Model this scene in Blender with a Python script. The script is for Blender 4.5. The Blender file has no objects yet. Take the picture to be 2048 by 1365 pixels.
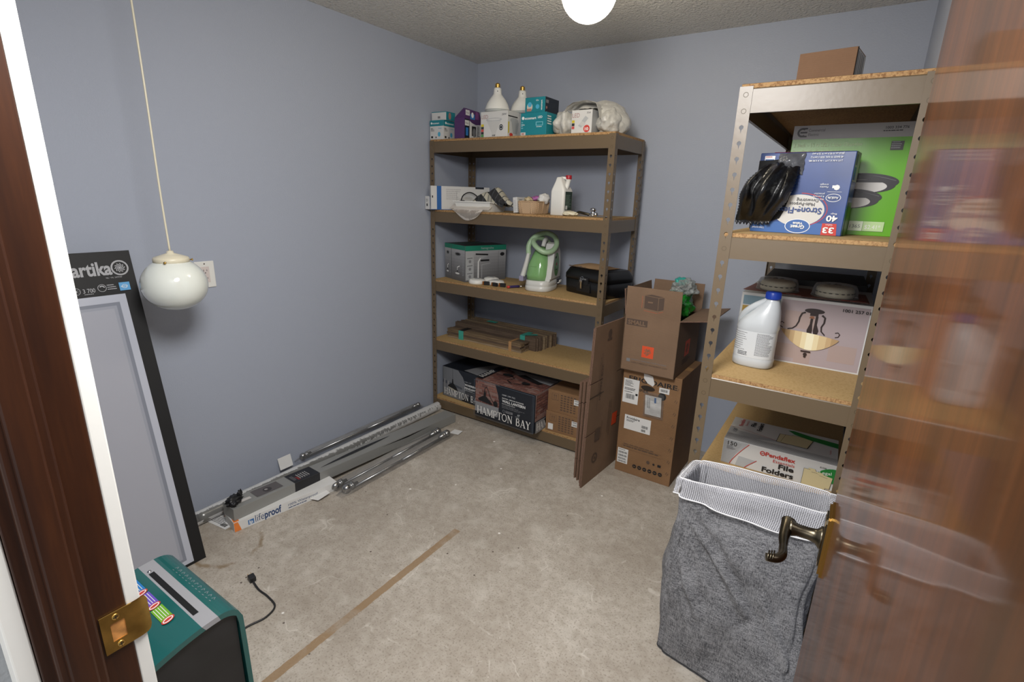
import bpy, bmesh, math, random
from mathutils import Vector, Matrix, Euler, noise
PI = math.pi
random.seed(7)
scene = bpy.context.scene
COL = scene.collection
sin, cos = math.sin, math.cos

# ------------------------------------------------------------------ camera, light, exposure
W, H = 2.480, 2.366          # room width (x), ceiling height
YF = -2.882                  # room face of the wall with the doorway
CAM = (2.3618, -3.0682, 1.4994)
yaw, pitch, roll = 0.5806, 0.2779, 0.0303
cam = bpy.data.cameras.new('camera'); camo = bpy.data.objects.new('camera', cam); COL.objects.link(camo)
fw = Vector((-sin(yaw)*cos(pitch), cos(yaw)*cos(pitch), -sin(pitch)))
rt = Vector((cos(yaw), sin(yaw), 0)); up = rt.cross(fw)
r2 = cos(roll)*rt + sin(roll)*up; u2 = -sin(roll)*rt + cos(roll)*up
camo.matrix_world = Matrix(((r2.x, u2.x, -fw.x, CAM[0]), (r2.y, u2.y, -fw.y, CAM[1]), (r2.z, u2.z, -fw.z, CAM[2]), (0, 0, 0, 1)))
cam.sensor_width = 36; cam.lens = 1013.86/2048*36; cam.clip_start = 0.01
scene.camera = camo
scene.view_settings.view_transform = 'Standard'; scene.view_settings.look = 'None'
scene.view_settings.gamma = 1; scene.view_settings.exposure = 0.44
scene.view_settings.use_curve_mapping = False
world = bpy.data.worlds.new('world'); scene.world = world; world.use_nodes = True
world.node_tree.nodes['Background'].inputs[0].default_value = (.9, .95, 1, 1)
world.node_tree.nodes['Background'].inputs[1].default_value = 0.35
def area(name, loc, target, size, power, col=(1, 1, 1)):
    l = bpy.data.lights.new(name, 'AREA'); l.shape = 'DISK'; l.size = size; l.energy = power; l.color = col
    o = bpy.data.objects.new(name, l); COL.objects.link(o); o.location = loc
    d = Vector(target)-Vector(loc); o.rotation_euler = d.to_track_quat('-Z', 'Y').to_euler(); return o
area('bounce_light', (1.85, -2.58, 2.08), (0.9, -1.25, -1.2), .55, 28, (1, .985, .96))
area('hall_light', (1.75, -3.95, 1.75), (1.9, -2.9, .9), 1.2, 13, (1, .98, .96))

# ------------------------------------------------------------------ materials
def lin(c):
    if isinstance(c, str):
        c = [int(c[i:i+2], 16)/255 for i in (0, 2, 4)]
    return tuple((x/12.92 if x <= .04045 else ((x+.055)/1.055)**2.4) for x in c)
MT = {}
def mat(name, c='808080', rough=.6, metal=0, var=.0, vs=8, bump=0, bs=60, coat=0, alpha=1, emit=0, spec=.5, c2=None, stretch=None, trans=0):
    """procedural material: base colour with optional noise variation and bump"""
    if name in MT: return MT[name]
    m = bpy.data.materials.new(name); MT[name] = m; m.use_nodes = True
    nt = m.node_tree; N = nt.nodes; L = nt.links; b = N['Principled BSDF']
    col = lin(c); b.inputs['Base Color'].default_value = (*col, 1)
    b.inputs['Roughness'].default_value = rough; b.inputs['Metallic'].default_value = metal
    b.inputs['Specular IOR Level'].default_value = spec
    b.inputs['Coat Weight'].default_value = coat; b.inputs['Coat Roughness'].default_value = .08
    b.inputs['Transmission Weight'].default_value = trans
    if alpha < 1: b.inputs['Alpha'].default_value = alpha
    if emit: b.inputs['Emission Color'].default_value = (*col, 1); b.inputs['Emission Strength'].default_value = emit
    tc = N.new('ShaderNodeTexCoord'); out = tc.outputs['Object']
    if stretch:
        mp = N.new('ShaderNodeMapping'); mp.inputs['Scale'].default_value = stretch; L.new(out, mp.inputs[0]); out = mp.outputs[0]
    if var or c2:
        n = N.new('ShaderNodeTexNoise'); n.inputs['Scale'].default_value = vs; n.inputs['Detail'].default_value = 6; L.new(out, n.inputs[0])
        r = N.new('ShaderNodeValToRGB'); L.new(n.outputs[0], r.inputs[0])
        a = lin(c2) if c2 else tuple(x*(1-var) for x in col)
        bb = col if c2 else tuple(min(1, x*(1+var)) for x in col)
        r.color_ramp.elements[0].position = .35; r.color_ramp.elements[1].position = .65
        r.color_ramp.elements[0].color = (*a, 1); r.color_ramp.elements[1].color = (*bb, 1)
        L.new(r.outputs[0], b.inputs['Base Color'])
    if bump:
        n = N.new('ShaderNodeTexNoise'); n.inputs['Scale'].default_value = bs; n.inputs['Detail'].default_value = 3; L.new(out, n.inputs[0])
        bp = N.new('ShaderNodeBump'); bp.inputs['Strength'].default_value = bump; bp.inputs['Distance'].default_value = .002
        L.new(n.outputs[0], bp.inputs['Height']); L.new(bp.outputs[0], b.inputs['Normal'])
    return m
def node(nt, t, **kw):
    n = nt.nodes.new(t)
    for k, v in kw.items():
        if k in n.inputs: n.inputs[k].default_value = v
        else: setattr(n, k, v)
    return n
def math_(nt, op, a, b=None, clamp=False):
    n = nt.nodes.new('ShaderNodeMath'); n.operation = op; n.use_clamp = clamp
    for i, v in enumerate((a, b)):
        if v is None: continue
        if isinstance(v, (int, float)): n.inputs[i].default_value = v
        else: nt.links.new(v, n.inputs[i])
    return n.outputs[0]
def mixc(nt, f, a, b):
    n = nt.nodes.new('ShaderNodeMix'); n.data_type = 'RGBA'
    if isinstance(f, (int, float)): n.inputs[0].default_value = f
    else: nt.links.new(f, n.inputs[0])
    for i, v in ((6, a), (7, b)):
        if isinstance(v, tuple): n.inputs[i].default_value = (*v[:3], 1)
        else: nt.links.new(v, n.inputs[i])
    return n.outputs[2]
def ramp(nt, src, pts):
    r = nt.nodes.new('ShaderNodeValToRGB'); nt.links.new(src, r.inputs[0])
    e = r.color_ramp.elements
    while len(e) < len(pts): e.new(.5)
    for k, (p, c) in enumerate(pts):
        e[k].position = p; e[k].color = (c, c, c, 1) if isinstance(c, (int, float)) else (*c, 1)
    return r.outputs[0]

# wall paint with roller / orange-peel texture
wall = mat('wall_paint', 'A1A7B5', rough=.55, bump=.35, bs=170)
white_paint = mat('white_paint', 'F4F3EE', rough=.45, bump=.08, bs=60)
hall_paint = mat('hall_plaster', 'A9ACB0', rough=.8, bump=.6, bs=150)
# sprayed popcorn ceiling
m = mat('ceiling_texture', 'EAE7E0', rough=.9); nt = m.node_tree; b = nt.nodes['Principled BSDF']
tc = node(nt, 'ShaderNodeTexCoord'); v = node(nt, 'ShaderNodeTexVoronoi', Scale=70.0); v.feature = 'SMOOTH_F1'
n = node(nt, 'ShaderNodeTexNoise', Scale=130.0, Detail=4.0)
nt.links.new(tc.outputs['Object'], v.inputs[0]); nt.links.new(tc.outputs['Object'], n.inputs[0])
h = math_(nt, 'SUBTRACT', n.outputs[0], v.outputs['Distance'])
bp = node(nt, 'ShaderNodeBump', Strength=1.0, Distance=.014); nt.links.new(h, bp.inputs['Height']); nt.links.new(bp.outputs[0], b.inputs['Normal'])
# concrete floor: mottled, speckled, with an old glue line and a ring stain
m = mat('concrete_floor', 'B4ABA0', rough=.75); nt = m.node_tree; b = nt.nodes['Principled BSDF']; L = nt.links
tc = node(nt, 'ShaderNodeTexCoord'); P = tc.outputs['Object']
sx = node(nt, 'ShaderNodeSeparateXYZ'); L.new(P, sx.inputs[0]); X, Y = sx.outputs[0], sx.outputs[1]
n1 = node(nt, 'ShaderNodeTexNoise', Scale=2.2, Detail=9.0, Roughness=.62); n2 = node(nt, 'ShaderNodeTexNoise', Scale=26.0, Detail=8.0, Roughness=.7)
n3 = node(nt, 'ShaderNodeTexNoise', Scale=70.0, Detail=2.0); n4 = node(nt, 'ShaderNodeTexNoise', Scale=9.0, Detail=5.0)
for q in (n1, n2, n3, n4): L.new(P, q.inputs[0])
c = mixc(nt, ramp(nt, n1.outputs[0], [(.3, 0), (.7, 1)]), lin('A2988C'), lin('C3BBB0'))
c = mixc(nt, math_(nt, 'MULTIPLY', ramp(nt, n2.outputs[0], [(.35, 1), (.62, 0)]), .5), c, lin('8C8172'))
n5 = node(nt, 'ShaderNodeTexNoise', Scale=140.0, Detail=3.0); L.new(P, n5.inputs[0]); c = mixc(nt, math_(nt, 'MULTIPLY', ramp(nt, n5.outputs[0], [(.36, 1), (.44, 0)]), .45), c, lin('6E6456'))
ve = node(nt, 'ShaderNodeTexVoronoi', Scale=2.3); ve.feature = 'DISTANCE_TO_EDGE'; nw = node(nt, 'ShaderNodeTexNoise', Scale=3.0, Detail=4.0); L.new(P, nw.inputs[0]); vm = node(nt, 'ShaderNodeVectorMath'); vm.operation = 'MULTIPLY_ADD'; L.new(nw.outputs['Color'], vm.inputs[0]); vm.inputs[1].default_value = (.5, .5, 0); L.new(P, vm.inputs[2]); L.new(vm.outputs[0], ve.inputs[0])
c = mixc(nt, math_(nt, 'MULTIPLY', ramp(nt, ve.outputs['Distance'], [(.003, 1), (.009, 0)]), ramp(nt, n4.outputs[0], [(.50, 0), (.60, .55)])), c, lin('D4CEC4'))
c = mixc(nt, math_(nt, 'MULTIPLY', ramp(nt, n4.outputs[0], [(.55, 0), (.75, 1)]), .5), c, lin('CBC5BB'))
c = mixc(nt, ramp(nt, n3.outputs[0], [(.76, 0), (.79, 1)]), c, lin('E8E4DC'))
vv = node(nt, 'ShaderNodeTexVoronoi', Scale=9.0); L.new(P, vv.inputs[0])
c = mixc(nt, ramp(nt, vv.outputs['Distance'], [(.03, 1), (.045, 0)]), c, lin('5A5048'))
vv2 = node(nt, 'ShaderNodeTexVoronoi', Scale=6.0); mp = node(nt, 'ShaderNodeMapping'); mp.inputs['Location'].default_value = (3.3, 1.7, 0); L.new(P, mp.inputs[0]); L.new(mp.outputs[0], vv2.inputs[0])
c = mixc(nt, ramp(nt, vv2.outputs['Distance'], [(.035, 1), (.05, 0)]), c, lin('EDEAE4'))
# glue line, 3.5 cm wide along the room
wob = math_(nt, 'MULTIPLY', math_(nt, 'SUBTRACT', n2.outputs[0], .5), .012)
g = math_(nt, 'ABSOLUTE', math_(nt, 'SUBTRACT', math_(nt, 'ADD', X, wob), 1.062))
g = math_(nt, 'MULTIPLY', math_(nt, 'LESS_THAN', g, .0165), math_(nt, 'LESS_THAN', Y, -1.50))
g = math_(nt, 'MULTIPLY', g, ramp(nt, n4.outputs[0], [(.3, .35), (.5, .85)]))
c = mixc(nt, g, c, lin('8E7250'))
# ring stain
def dist_to(cx, cy):
    v = node(nt, 'ShaderNodeVectorMath'); v.operation = 'DISTANCE'; v.inputs[1].default_value = (cx, cy, 0); L.new(P, v.inputs[0]); return v.outputs['Value']
rg = math_(nt, 'ABSOLUTE', math_(nt, 'SUBTRACT', math_(nt, 'ADD', dist_to(.33, -2.17), math_(nt, 'MULTIPLY', wob, 3)), .13))
rg = math_(nt, 'MULTIPLY', ramp(nt, rg, [(.004, 1), (.014, 0)]), ramp(nt, n4.outputs[0], [(.42, 0), (.55, .7)]))
c = mixc(nt, rg, c, lin('7A6340'))
L.new(c, b.inputs['Base Color'])
bp = node(nt, 'ShaderNodeBump', Strength=.25, Distance=.003); L.new(n2.outputs[0], bp.inputs['Height']); L.new(bp.outputs[0], b.inputs['Normal'])
L.new(ramp(nt, n1.outputs[0], [(.3, .55), (.7, .85)]), b.inputs['Roughness'])

# lacquered wood veneer for the door: vertical streaks under a glossy coat
def wood(name, c1, c2, scale, rough, coat, bump, dirt=0):
    m = mat(name, c1, rough=rough, coat=coat); nt = m.node_tree; b = nt.nodes['Principled BSDF']; L = nt.links
    tc = node(nt, 'ShaderNodeTexCoord'); mp = node(nt, 'ShaderNodeMapping'); mp.inputs['Scale'].default_value = scale
    L.new(tc.outputs['Object'], mp.inputs[0])
    n1 = node(nt, 'ShaderNodeTexNoise', Scale=6.0, Detail=8.0, Roughness=.65); n2 = node(nt, 'ShaderNodeTexNoise', Scale=60.0, Detail=3.0)
    L.new(mp.outputs[0], n1.inputs[0]); L.new(mp.outputs[0], n2.inputs[0])
    c = mixc(nt, ramp(nt, n1.outputs[0], [(.32, 0), (.68, 1)]), lin(c2), lin(c1))
    c = mixc(nt, math_(nt, 'MULTIPLY', ramp(nt, n2.outputs[0], [(.4, 1), (.6, 0)]), .3), c, lin(c2))
    L.new(c, b.inputs['Base Color'])
    n3 = node(nt, 'ShaderNodeTexNoise', Scale=2.0, Detail=2.0); L.new(mp.outputs[0], n3.inputs[0])
    h = math_(nt, 'ADD', math_(nt, 'MULTIPLY', n1.outputs[0], .25), n3.outputs[0])
    bp = node(nt, 'ShaderNodeBump', Strength=bump, Distance=.002); L.new(h, bp.inputs['Height']); L.new(bp.outputs[0], b.inputs['Normal'])
    L.new(bp.outputs[0], b.inputs['Coat Normal'])
    return m
door_wood = wood('door_veneer', '62381A', '35200F', (2.2, 2.2, .16), .5, .45, .12)
door_wood.node_tree.nodes['Principled BSDF'].inputs['Coat Roughness'].default_value = .07; door_wood.node_tree.nodes['Principled BSDF'].inputs['Specular IOR Level'].default_value = .15
jamb_wood = wood('jamb_wood', '46240E', '2C1408', (4, 4, .3), .42, .12, .25)

# boxboard with faint fluting
def card(name, c1, c2):
    m = mat(name, c1, rough=.78); nt = m.node_tree; b = nt.nodes['Principled BSDF']; L = nt.links
    tc = node(nt, 'ShaderNodeTexCoord'); n1 = node(nt, 'ShaderNodeTexNoise', Scale=5.0, Detail=7.0); n2 = node(nt, 'ShaderNodeTexNoise', Scale=180.0, Detail=2.0)
    wv = node(nt, 'ShaderNodeTexWave', Scale=55.0); wv.bands_direction = 'Z'
    for q in (n1, n2, wv): L.new(tc.outputs['Object'], q.inputs[0])
    c = mixc(nt, ramp(nt, n1.outputs[0], [(.3, 0), (.7, 1)]), lin(c2), lin(c1))
    c = mixc(nt, math_(nt, 'MULTIPLY', ramp(nt, n2.outputs[0], [(.45, 1), (.6, 0)]), .2), c, lin(c2)); L.new(c, b.inputs['Base Color'])
    bp = node(nt, 'ShaderNodeBump', Strength=.18, Distance=.001); L.new(wv.outputs[1], bp.inputs['Height']); L.new(bp.outputs[0], b.inputs['Normal'])
    return m
kraft = card('kraft_board', '826852', '745C48')
kraft2 = card('golden_kraft_board', '8A6848', '7A5A3C')
kraft_edge = mat('board_edge', '74594A', rough=.85, var=.25, vs=250)
kraft_dark = mat('kraft_ink', '54443A', rough=.8)
# particle board
def chip(name, c1, c2, c3, sc, th):
    m = mat(name, c1, rough=.8); nt = m.node_tree; b = nt.nodes['Principled BSDF']; L = nt.links
    tc = node(nt, 'ShaderNodeTexCoord'); n1 = node(nt, 'ShaderNodeTexNoise', Scale=sc, Detail=4.0, Roughness=.7); n2 = node(nt, 'ShaderNodeTexNoise', Scale=4.0, Detail=5.0)
    for q in (n1, n2): L.new(tc.outputs['Object'], q.inputs[0])
    c = mixc(nt, ramp(nt, n1.outputs[0], [(th-.08, 1), (th+.06, 0)]), lin(c1), lin(c2))
    c = mixc(nt, math_(nt, 'MULTIPLY', ramp(nt, n2.outputs[0], [(.4, 0), (.7, 1)]), .4), c, lin(c3)); L.new(c, b.inputs['Base Color'])
    return m
board_top = chip('shelf_board_face', 'B09262', 'A08250', 'BA9C6C', 120, .45)
board_edge = chip('shelf_board_edge', 'A88458', '76502C', 'B89668', 160, .47)
tan_steel = mat('tan_steel', '64543F', rough=.36, bump=.12, bs=45, metal=.0, spec=.6)
dark_rub = mat('black_rubber', '16161A', rough=.5)
steel_ring = mat('tan_steel_stamp', '52442F', rough=.5)
ink = mat('black_ink', '1A1A1C', rough=.6); grey_ink = mat('grey_ink', '77777A', rough=.7); white_ink = mat('white_ink', 'E4E4E2', rough=.6)
paper = mat('label_paper', 'D9D8D6', rough=.6); red_ink = mat('red_ink', 'C03A32', rough=.6); orange_ink = mat('orange_ink', 'D8502A', rough=.6)
chrome = mat('chrome', 'C8C8CC', rough=.12, metal=1); brass = mat('brass', 'C9A45A', rough=.36, metal=1, var=.25, vs=30)
bronze = mat('antique_bronze', '5C5548', rough=.3, metal=1, var=.35, vs=25); bronze_edge = mat('bronze_edge', 'A88346', rough=.3, metal=1)
plastic_w = mat('white_plastic', 'DEDDD8', rough=.35); cream = mat('cream_enamel', 'D8D0B8', rough=.35)
def film(name, tint, dens, rough=.15, bump=.6, bs=25):
    """thin clear plastic film"""
    if name in MT: return MT[name]
    m = bpy.data.materials.new(name); MT[name] = m; m.use_nodes = True; nt = m.node_tree; N = nt.nodes; L = nt.links
    N.remove(N['Principled BSDF']); o = N['Material Output']
    tr = node(nt, 'ShaderNodeBsdfTransparent'); tr.inputs[0].default_value = (*lin(tint), 1)
    pr = node(nt, 'ShaderNodeBsdfPrincipled'); pr.inputs['Base Color'].default_value = (*lin(tint), 1); pr.inputs['Roughness'].default_value = rough; pr.inputs['Specular IOR Level'].default_value = .8
    tc = node(nt, 'ShaderNodeTexCoord'); n = node(nt, 'ShaderNodeTexNoise', Scale=float(bs), Detail=3.0); L.new(tc.outputs['Object'], n.inputs[0])
    bp = node(nt, 'ShaderNodeBump', Strength=bump, Distance=.01); L.new(n.outputs[0], bp.inputs['Height']); L.new(bp.outputs[0], pr.inputs['Normal'])
    mx = node(nt, 'ShaderNodeMixShader'); fr = node(nt, 'ShaderNodeFresnel', IOR=1.5); L.new(bp.outputs[0], fr.inputs['Normal'])
    f = math_(nt, 'ADD', math_(nt, 'MULTIPLY', fr.outputs[0], .55), dens, clamp=True)
    L.new(f, mx.inputs[0]); L.new(tr.outputs[0], mx.inputs[1]); L.new(pr.outputs[0], mx.inputs[2]); L.new(mx.outputs[0], o.inputs[0])
    return m
clear = film('clear_plastic', 'F2F2F2', .04); cloudy = film('cloudy_plastic', 'D8D4CC', .45, rough=.35, bump=.5, bs=35)

# ------------------------------------------------------------------ mesh builder
class Fr:
    """a face frame: origin, u, v and outward normal"""
    def __init__(s, o, u, v): s.o = Vector(o); s.u = Vector(u).normalized(); s.v = Vector(v).normalized(); s.n = s.u.cross(s.v); s.k = 0
    def p(s, a, b, c=0): return s.o+s.u*a+s.v*b+s.n*c
    def off(s): s.k += 1; return .0003+.00012*s.k
def box_frames(w, d, h):
    return dict(front=Fr((0, 0, 0), (1, 0, 0), (0, 0, 1)), right=Fr((w, 0, 0), (0, 1, 0), (0, 0, 1)), top=Fr((0, 0, h), (1, 0, 0), (0, 1, 0)),
                left=Fr((0, d, 0), (0, -1, 0), (0, 0, 1)), back=Fr((w, d, 0), (-1, 0, 0), (0, 0, 1)))
TXT = {}
def text_geo(s, bold):
    k = (s, bold)
    if k in TXT: return TXT[k]
    cu = bpy.data.curves.new('t', 'FONT'); cu.body = s; cu.size = 1; cu.offset = bold; cu.resolution_u = 3
    o = bpy.data.objects.new('t', cu); COL.objects.link(o)
    dg = bpy.context.evaluated_depsgraph_get(); me = o.evaluated_get(dg).to_mesh()
    vs = [v.co.to_tuple() for v in me.vertices]; fs = [tuple(p.vertices) for p in me.polygons]
    o.evaluated_get(dg).to_mesh_clear(); bpy.data.objects.remove(o); bpy.data.curves.remove(cu)
    x0 = min((v[0] for v in vs), default=0); x1 = max((v[0] for v in vs), default=1)
    TXT[k] = ([(v[0]-x0, v[1]) for v in vs], fs, x1-x0); return TXT[k]
class MB:
    def __init__(s): s.v = []; s.f = []; s.mi = []; s.sm = []; s.mats = []
    def m(s, m):
        if m not in s.mats: s.mats.append(m)
        return s.mats.index(m)
    def add(s, vs, fs, m, smooth=False, M=None):
        k = len(s.v); i = s.m(m)
        s.v += [tuple(M @ Vector(q)) if M else tuple(q) for q in vs]
        for f in fs: s.f.append(tuple(k+a for a in f)); s.mi.append(i); s.sm.append(smooth)
        return s
    def box(s, x0, y0, z0, x1, y1, z1, m, bev=0, M=None):
        if bev:
            bm = bmesh.new(); bmesh.ops.create_cube(bm, size=1)
            for v in bm.verts: v.co = ((x0+x1)/2+v.co.x*(x1-x0), (y0+y1)/2+v.co.y*(y1-y0), (z0+z1)/2+v.co.z*(z1-z0))
            bmesh.ops.bevel(bm, geom=bm.edges[:], offset=bev, segments=2, affect='EDGES', profile=.5)
            bm.verts.index_update(); s.add([v.co.to_tuple() for v in bm.verts], [[v.index for v in f.verts] for f in bm.faces], m, False, M); bm.free(); return s
        vs = [(x, y, z) for z in (z0, z1) for y in (y0, y1) for x in (x0, x1)]
        return s.add(vs, [(0, 2, 3, 1), (4, 5, 7, 6), (0, 1, 5, 4), (2, 6, 7, 3), (0, 4, 6, 2), (1, 3, 7, 5)], m, False, M)
    def rect(s, F, u, v, w, h, m, rot=0):
        return s.poly(F, [(u, v), (u+w, v), (u+w, v+h), (u, v+h)] if not rot else [(u+cos(rot)*a-sin(rot)*b, v+sin(rot)*a+cos(rot)*b) for a, b in ((0, 0), (w, 0), (w, h), (0, h))], m)
    def poly(s, F, pts, m):
        c = F.off(); return s.add([F.p(a, b, c) for a, b in pts], [tuple(range(len(pts)))], m)
    def disc(s, F, u, v, r, m, ry=None, n=28, a0=0, a1=2*PI):
        ry = ry or r; return s.poly(F, [(u+r*cos(a0+(a1-a0)*k/n), v+ry*sin(a0+(a1-a0)*k/n)) for k in range(n)], m)
    def ring(s, F, u, v, r, t, m, n=28, ry=None, a0=0, a1=2*PI):
        c = F.off(); ry = ry or r; vs = []
        for k in range(n+1):
            a = a0+(a1-a0)*k/n; vs += [F.p(u+r*cos(a), v+ry*sin(a), c), F.p(u+(r-t)*cos(a), v+(ry-t)*sin(a), c)]
        return s.add(vs, [(2*k, 2*k+2, 2*k+3, 2*k+1) for k in range(n)], m)
    def line(s, F, pts, t, m):
        c = F.off(); vs = []; n = len(pts)
        for k, (a, b) in enumerate(pts):
            p, q = pts[max(0, k-1)], pts[min(n-1, k+1)]; dx, dy = q[0]-p[0], q[1]-p[1]; l = math.hypot(dx, dy) or 1
            w = t(k/(n-1)) if callable(t) else t
            vs += [F.p(a-dy/l*w/2, b+dx/l*w/2, c), F.p(a+dy/l*w/2, b-dx/l*w/2, c)]
        return s.add(vs, [(2*k+1, 2*k+3, 2*k+2, 2*k) for k in range(n-1)], m)
    def text(s, F, t, u, v, size, m, width=None, bold=0, rot=0, align='L', shear=0):
        g, fs, w = text_geo(t, bold); c = F.off(); sx = (width/(w*size)) if width else 1; tw = w*size*sx
        du = {'L': 0, 'C': -tw/2, 'R': -tw}[align]; vs = []
        for a, b in g:
            x = a*size*sx+du+shear*b*size; y = b*size; vs.append(F.p(u+cos(rot)*x-sin(rot)*y, v+sin(rot)*x+cos(rot)*y, c))
        return s.add(vs, fs, m)
    def fine(s, F, u, v, w, h, n, m, fill=.5, ragged=.35):
        r = random.Random(int((u+v*3+w*7)*1e4)); c = F.off(); vs = []; fs = []
        for k in range(n):
            y = v+h-(k+fill)*h/n; x = u
            lim = u+w*(1-ragged*r.random())
            while x < lim:
                l = min(w*(.05+.12*r.random()), lim-x); q = len(vs); vs += [F.p(x, y, c), F.p(x+l, y, c), F.p(x+l, y+fill*h/n, c), F.p(x, y+fill*h/n, c)]; fs.append((q, q+1, q+2, q+3)); x += l+w*.02
        return s.add(vs, fs, m)
    def barcode(s, F, u, v, w, h, m):
        r = random.Random(3); x = u; c = F.off(); vs = []; fs = []
        while x < u+w:
            l = w*(.008+.02*r.random()); q = len(vs); vs += [F.p(x, v, c), F.p(x+l, v, c), F.p(x+l, v+h, c), F.p(x, v+h, c)]; fs.append((q, q+1, q+2, q+3)); x += l+w*(.01+.022*r.random())
        return s.add(vs, fs, m)
    def prism(s, F, pts, t, m, m_side=None, base=0):
        n = len(pts); A = [F.p(a, b, base+t) for a, b in pts]; B = [F.p(a, b, base) for a, b in pts]
        s.add(A+B, [tuple(range(n)), tuple(range(2*n-1, n-1, -1))], m)
        return s.add(A+B, [(k, n+k, n+(k+1) % n, (k+1) % n) for k in range(n)], m_side or m)
    def lathe(s, prof, m, M=None, n=32, smooth=True, a1=2*PI):
        vs = []; fs = []; full = a1 >= 2*PI-1e-6; nn = n if full else n+1
        for r, z in prof:
            for k in range(nn): a = a1*k/n; vs.append((r*cos(a), r*sin(a), z))
        for j in range(len(prof)-1):
            for k in range(n):
                k2 = (k+1) % nn; fs.append((j*nn+k, j*nn+k2, (j+1)*nn+k2, (j+1)*nn+k))
        if full:
            if prof[0][0] > 1e-5: fs.append(tuple(range(n-1, -1, -1)))
            if prof[-1][0] > 1e-5: fs.append(tuple((len(prof)-1)*n+k for k in range(n)))
        return s.add(vs, fs, m, smooth, M)
    def loft(s, rings, m, n=32, smooth=True, cap=True, M=None):
        """rings: (z, cx, cy, rx, ry, power)"""
        vs = []; fs = []
        for z, cx, cy, rx, ry, pw in rings:
            for k in range(n):
                a = 2*PI*k/n; c_, s_ = cos(a), sin(a)
                vs.append((cx+rx*math.copysign(abs(c_)**(2/pw), c_), cy+ry*math.copysign(abs(s_)**(2/pw), s_), z))
        for j in range(len(rings)-1):
            for k in range(n): k2 = (k+1) % n; fs.append((j*n+k, j*n+k2, (j+1)*n+k2, (j+1)*n+k))
        if cap: fs += [tuple(range(n-1, -1, -1)), tuple((len(rings)-1)*n+k for k in range(n))]
        return s.add(vs, fs, m, smooth, M)
    def tube(s, pts, r, m, n=12, sub=6, closed=False, smooth=True, squash=1):
        P = [Vector(p) for p in pts]; Q = []
        if sub > 1:
            K = len(P)
            for i in range(K if closed else K-1):
                p0, p1, p2, p3 = (P[(i-1) % K] if closed or i else P[0]), P[i], P[(i+1) % K], (P[(i+2) % K] if closed or i+2 < K else P[-1])
                for j in range(sub):
                    t = j/sub; Q.append(.5*((2*p1)+(p2-p0)*t+(2*p0-5*p1+4*p2-p3)*t*t+(3*p1-p0-3*p2+p3)*t**3))
            if not closed: Q.append(P[-1])
        else: Q = P
        K = len(Q); vs = []; ref = None
        for i, q in enumerate(Q):
            t = (Q[(i+1) % K]-Q[i-1] if closed else Q[min(i+1, K-1)]-Q[max(i-1, 0)]).normalized()
            if ref is None: ref = t.cross(Vector((0, 0, 1))); ref = ref if ref.length > .1 else t.cross(Vector((1, 0, 0)))
            ref = (ref-t*ref.dot(t)).normalized(); bn = t.cross(ref); rr = r(i/(K-1)) if callable(r) else r
            for k in range(n): a = 2*PI*k/n; vs.append(q+ref*(rr*cos(a))+bn*(rr*squash*sin(a)))
        fs = [(i*n+k, i*n+(k+1) % n, ((i+1) % K)*n+(k+1) % n, ((i+1) % K)*n+k) for i in range(K if closed else K-1) for k in range(n)]
        if not closed: fs += [tuple(range(n-1, -1, -1)), tuple((K-1)*n+k for k in range(n))]
        return s.add(vs, fs, m, smooth)
    def sheet(s, fn, nu, nv, m, smooth=True, skip=None):
        vs = [fn(i/nu, j/nv) for j in range(nv+1) for i in range(nu+1)]
        fs = [(j*(nu+1)+i, j*(nu+1)+i+1, (j+1)*(nu+1)+i+1, (j+1)*(nu+1)+i) for j in range(nv) for i in range(nu) if not (skip and skip((i+.5)/nu, (j+.5)/nv))]
        return s.add(vs, fs, m, smooth)
    def blob(s, c, r, m, amp=.2, fr=3, seed=0, sub=4, skip=None, floor=None, hf=.5):
        bm = bmesh.new(); bmesh.ops.create_icosphere(bm, subdivisions=sub, radius=1)
        for v in bm.verts:
            d = v.co.normalized(); k = 1+amp*(noise.noise(d*fr+Vector((seed, 0, 0)))+hf*abs(noise.noise(d*fr*2.7+Vector((0, seed, 0)))))
            q = Vector((c[0]+d.x*r[0]*k, c[1]+d.y*r[1]*k, c[2]+d.z*r[2]*k))
            if floor is not None: q.z = max(q.z, floor)
            v.co = q
        if skip: bmesh.ops.delete(bm, geom=[f for f in bm.faces if skip(f.calc_center_median())], context='FACES')
        bm.verts.index_update(); s.add([v.co.to_tuple() for v in bm.verts], [[v.index for v in f.verts] for f in bm.faces], m, True); bm.free(); return s
    def build(s, name, parent=None, loc=(0, 0, 0), rz=0, solid=0):
        me = bpy.data.meshes.new(name); me.from_pydata([tuple(v) for v in s.v], [], s.f)
        for q in s.mats: me.materials.append(q)
        for p, i, sm in zip(me.polygons, s.mi, s.sm): p.material_index = i; p.use_smooth = sm
        me.update(); o = bpy.data.objects.new(name, me); COL.objects.link(o); o.location = loc; o.rotation_euler = (0, 0, rz)
        if parent: o.parent = parent
        if solid: md = o.modifiers.new('solid', 'SOLIDIFY'); md.thickness = solid; md.offset = 0
        return o
def tag(o, label, cat, group=None):
    o['label'] = label; o['category'] = cat
    if group: o['group'] = group
    return o
def thing(name, label, cat, loc=(0, 0, 0), rz=0, group=None):
    o = bpy.data.objects.new(name, None); COL.objects.link(o); o.location = loc; o.rotation_euler = (0, 0, rz); o.empty_display_size = .05
    return tag(o, label, cat, group)
def struct(name, mb, **k): o = mb.build(name, **k); o['kind'] = 'structure'; return o
def part_label(o, t): o['label'] = t; return o
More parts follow.
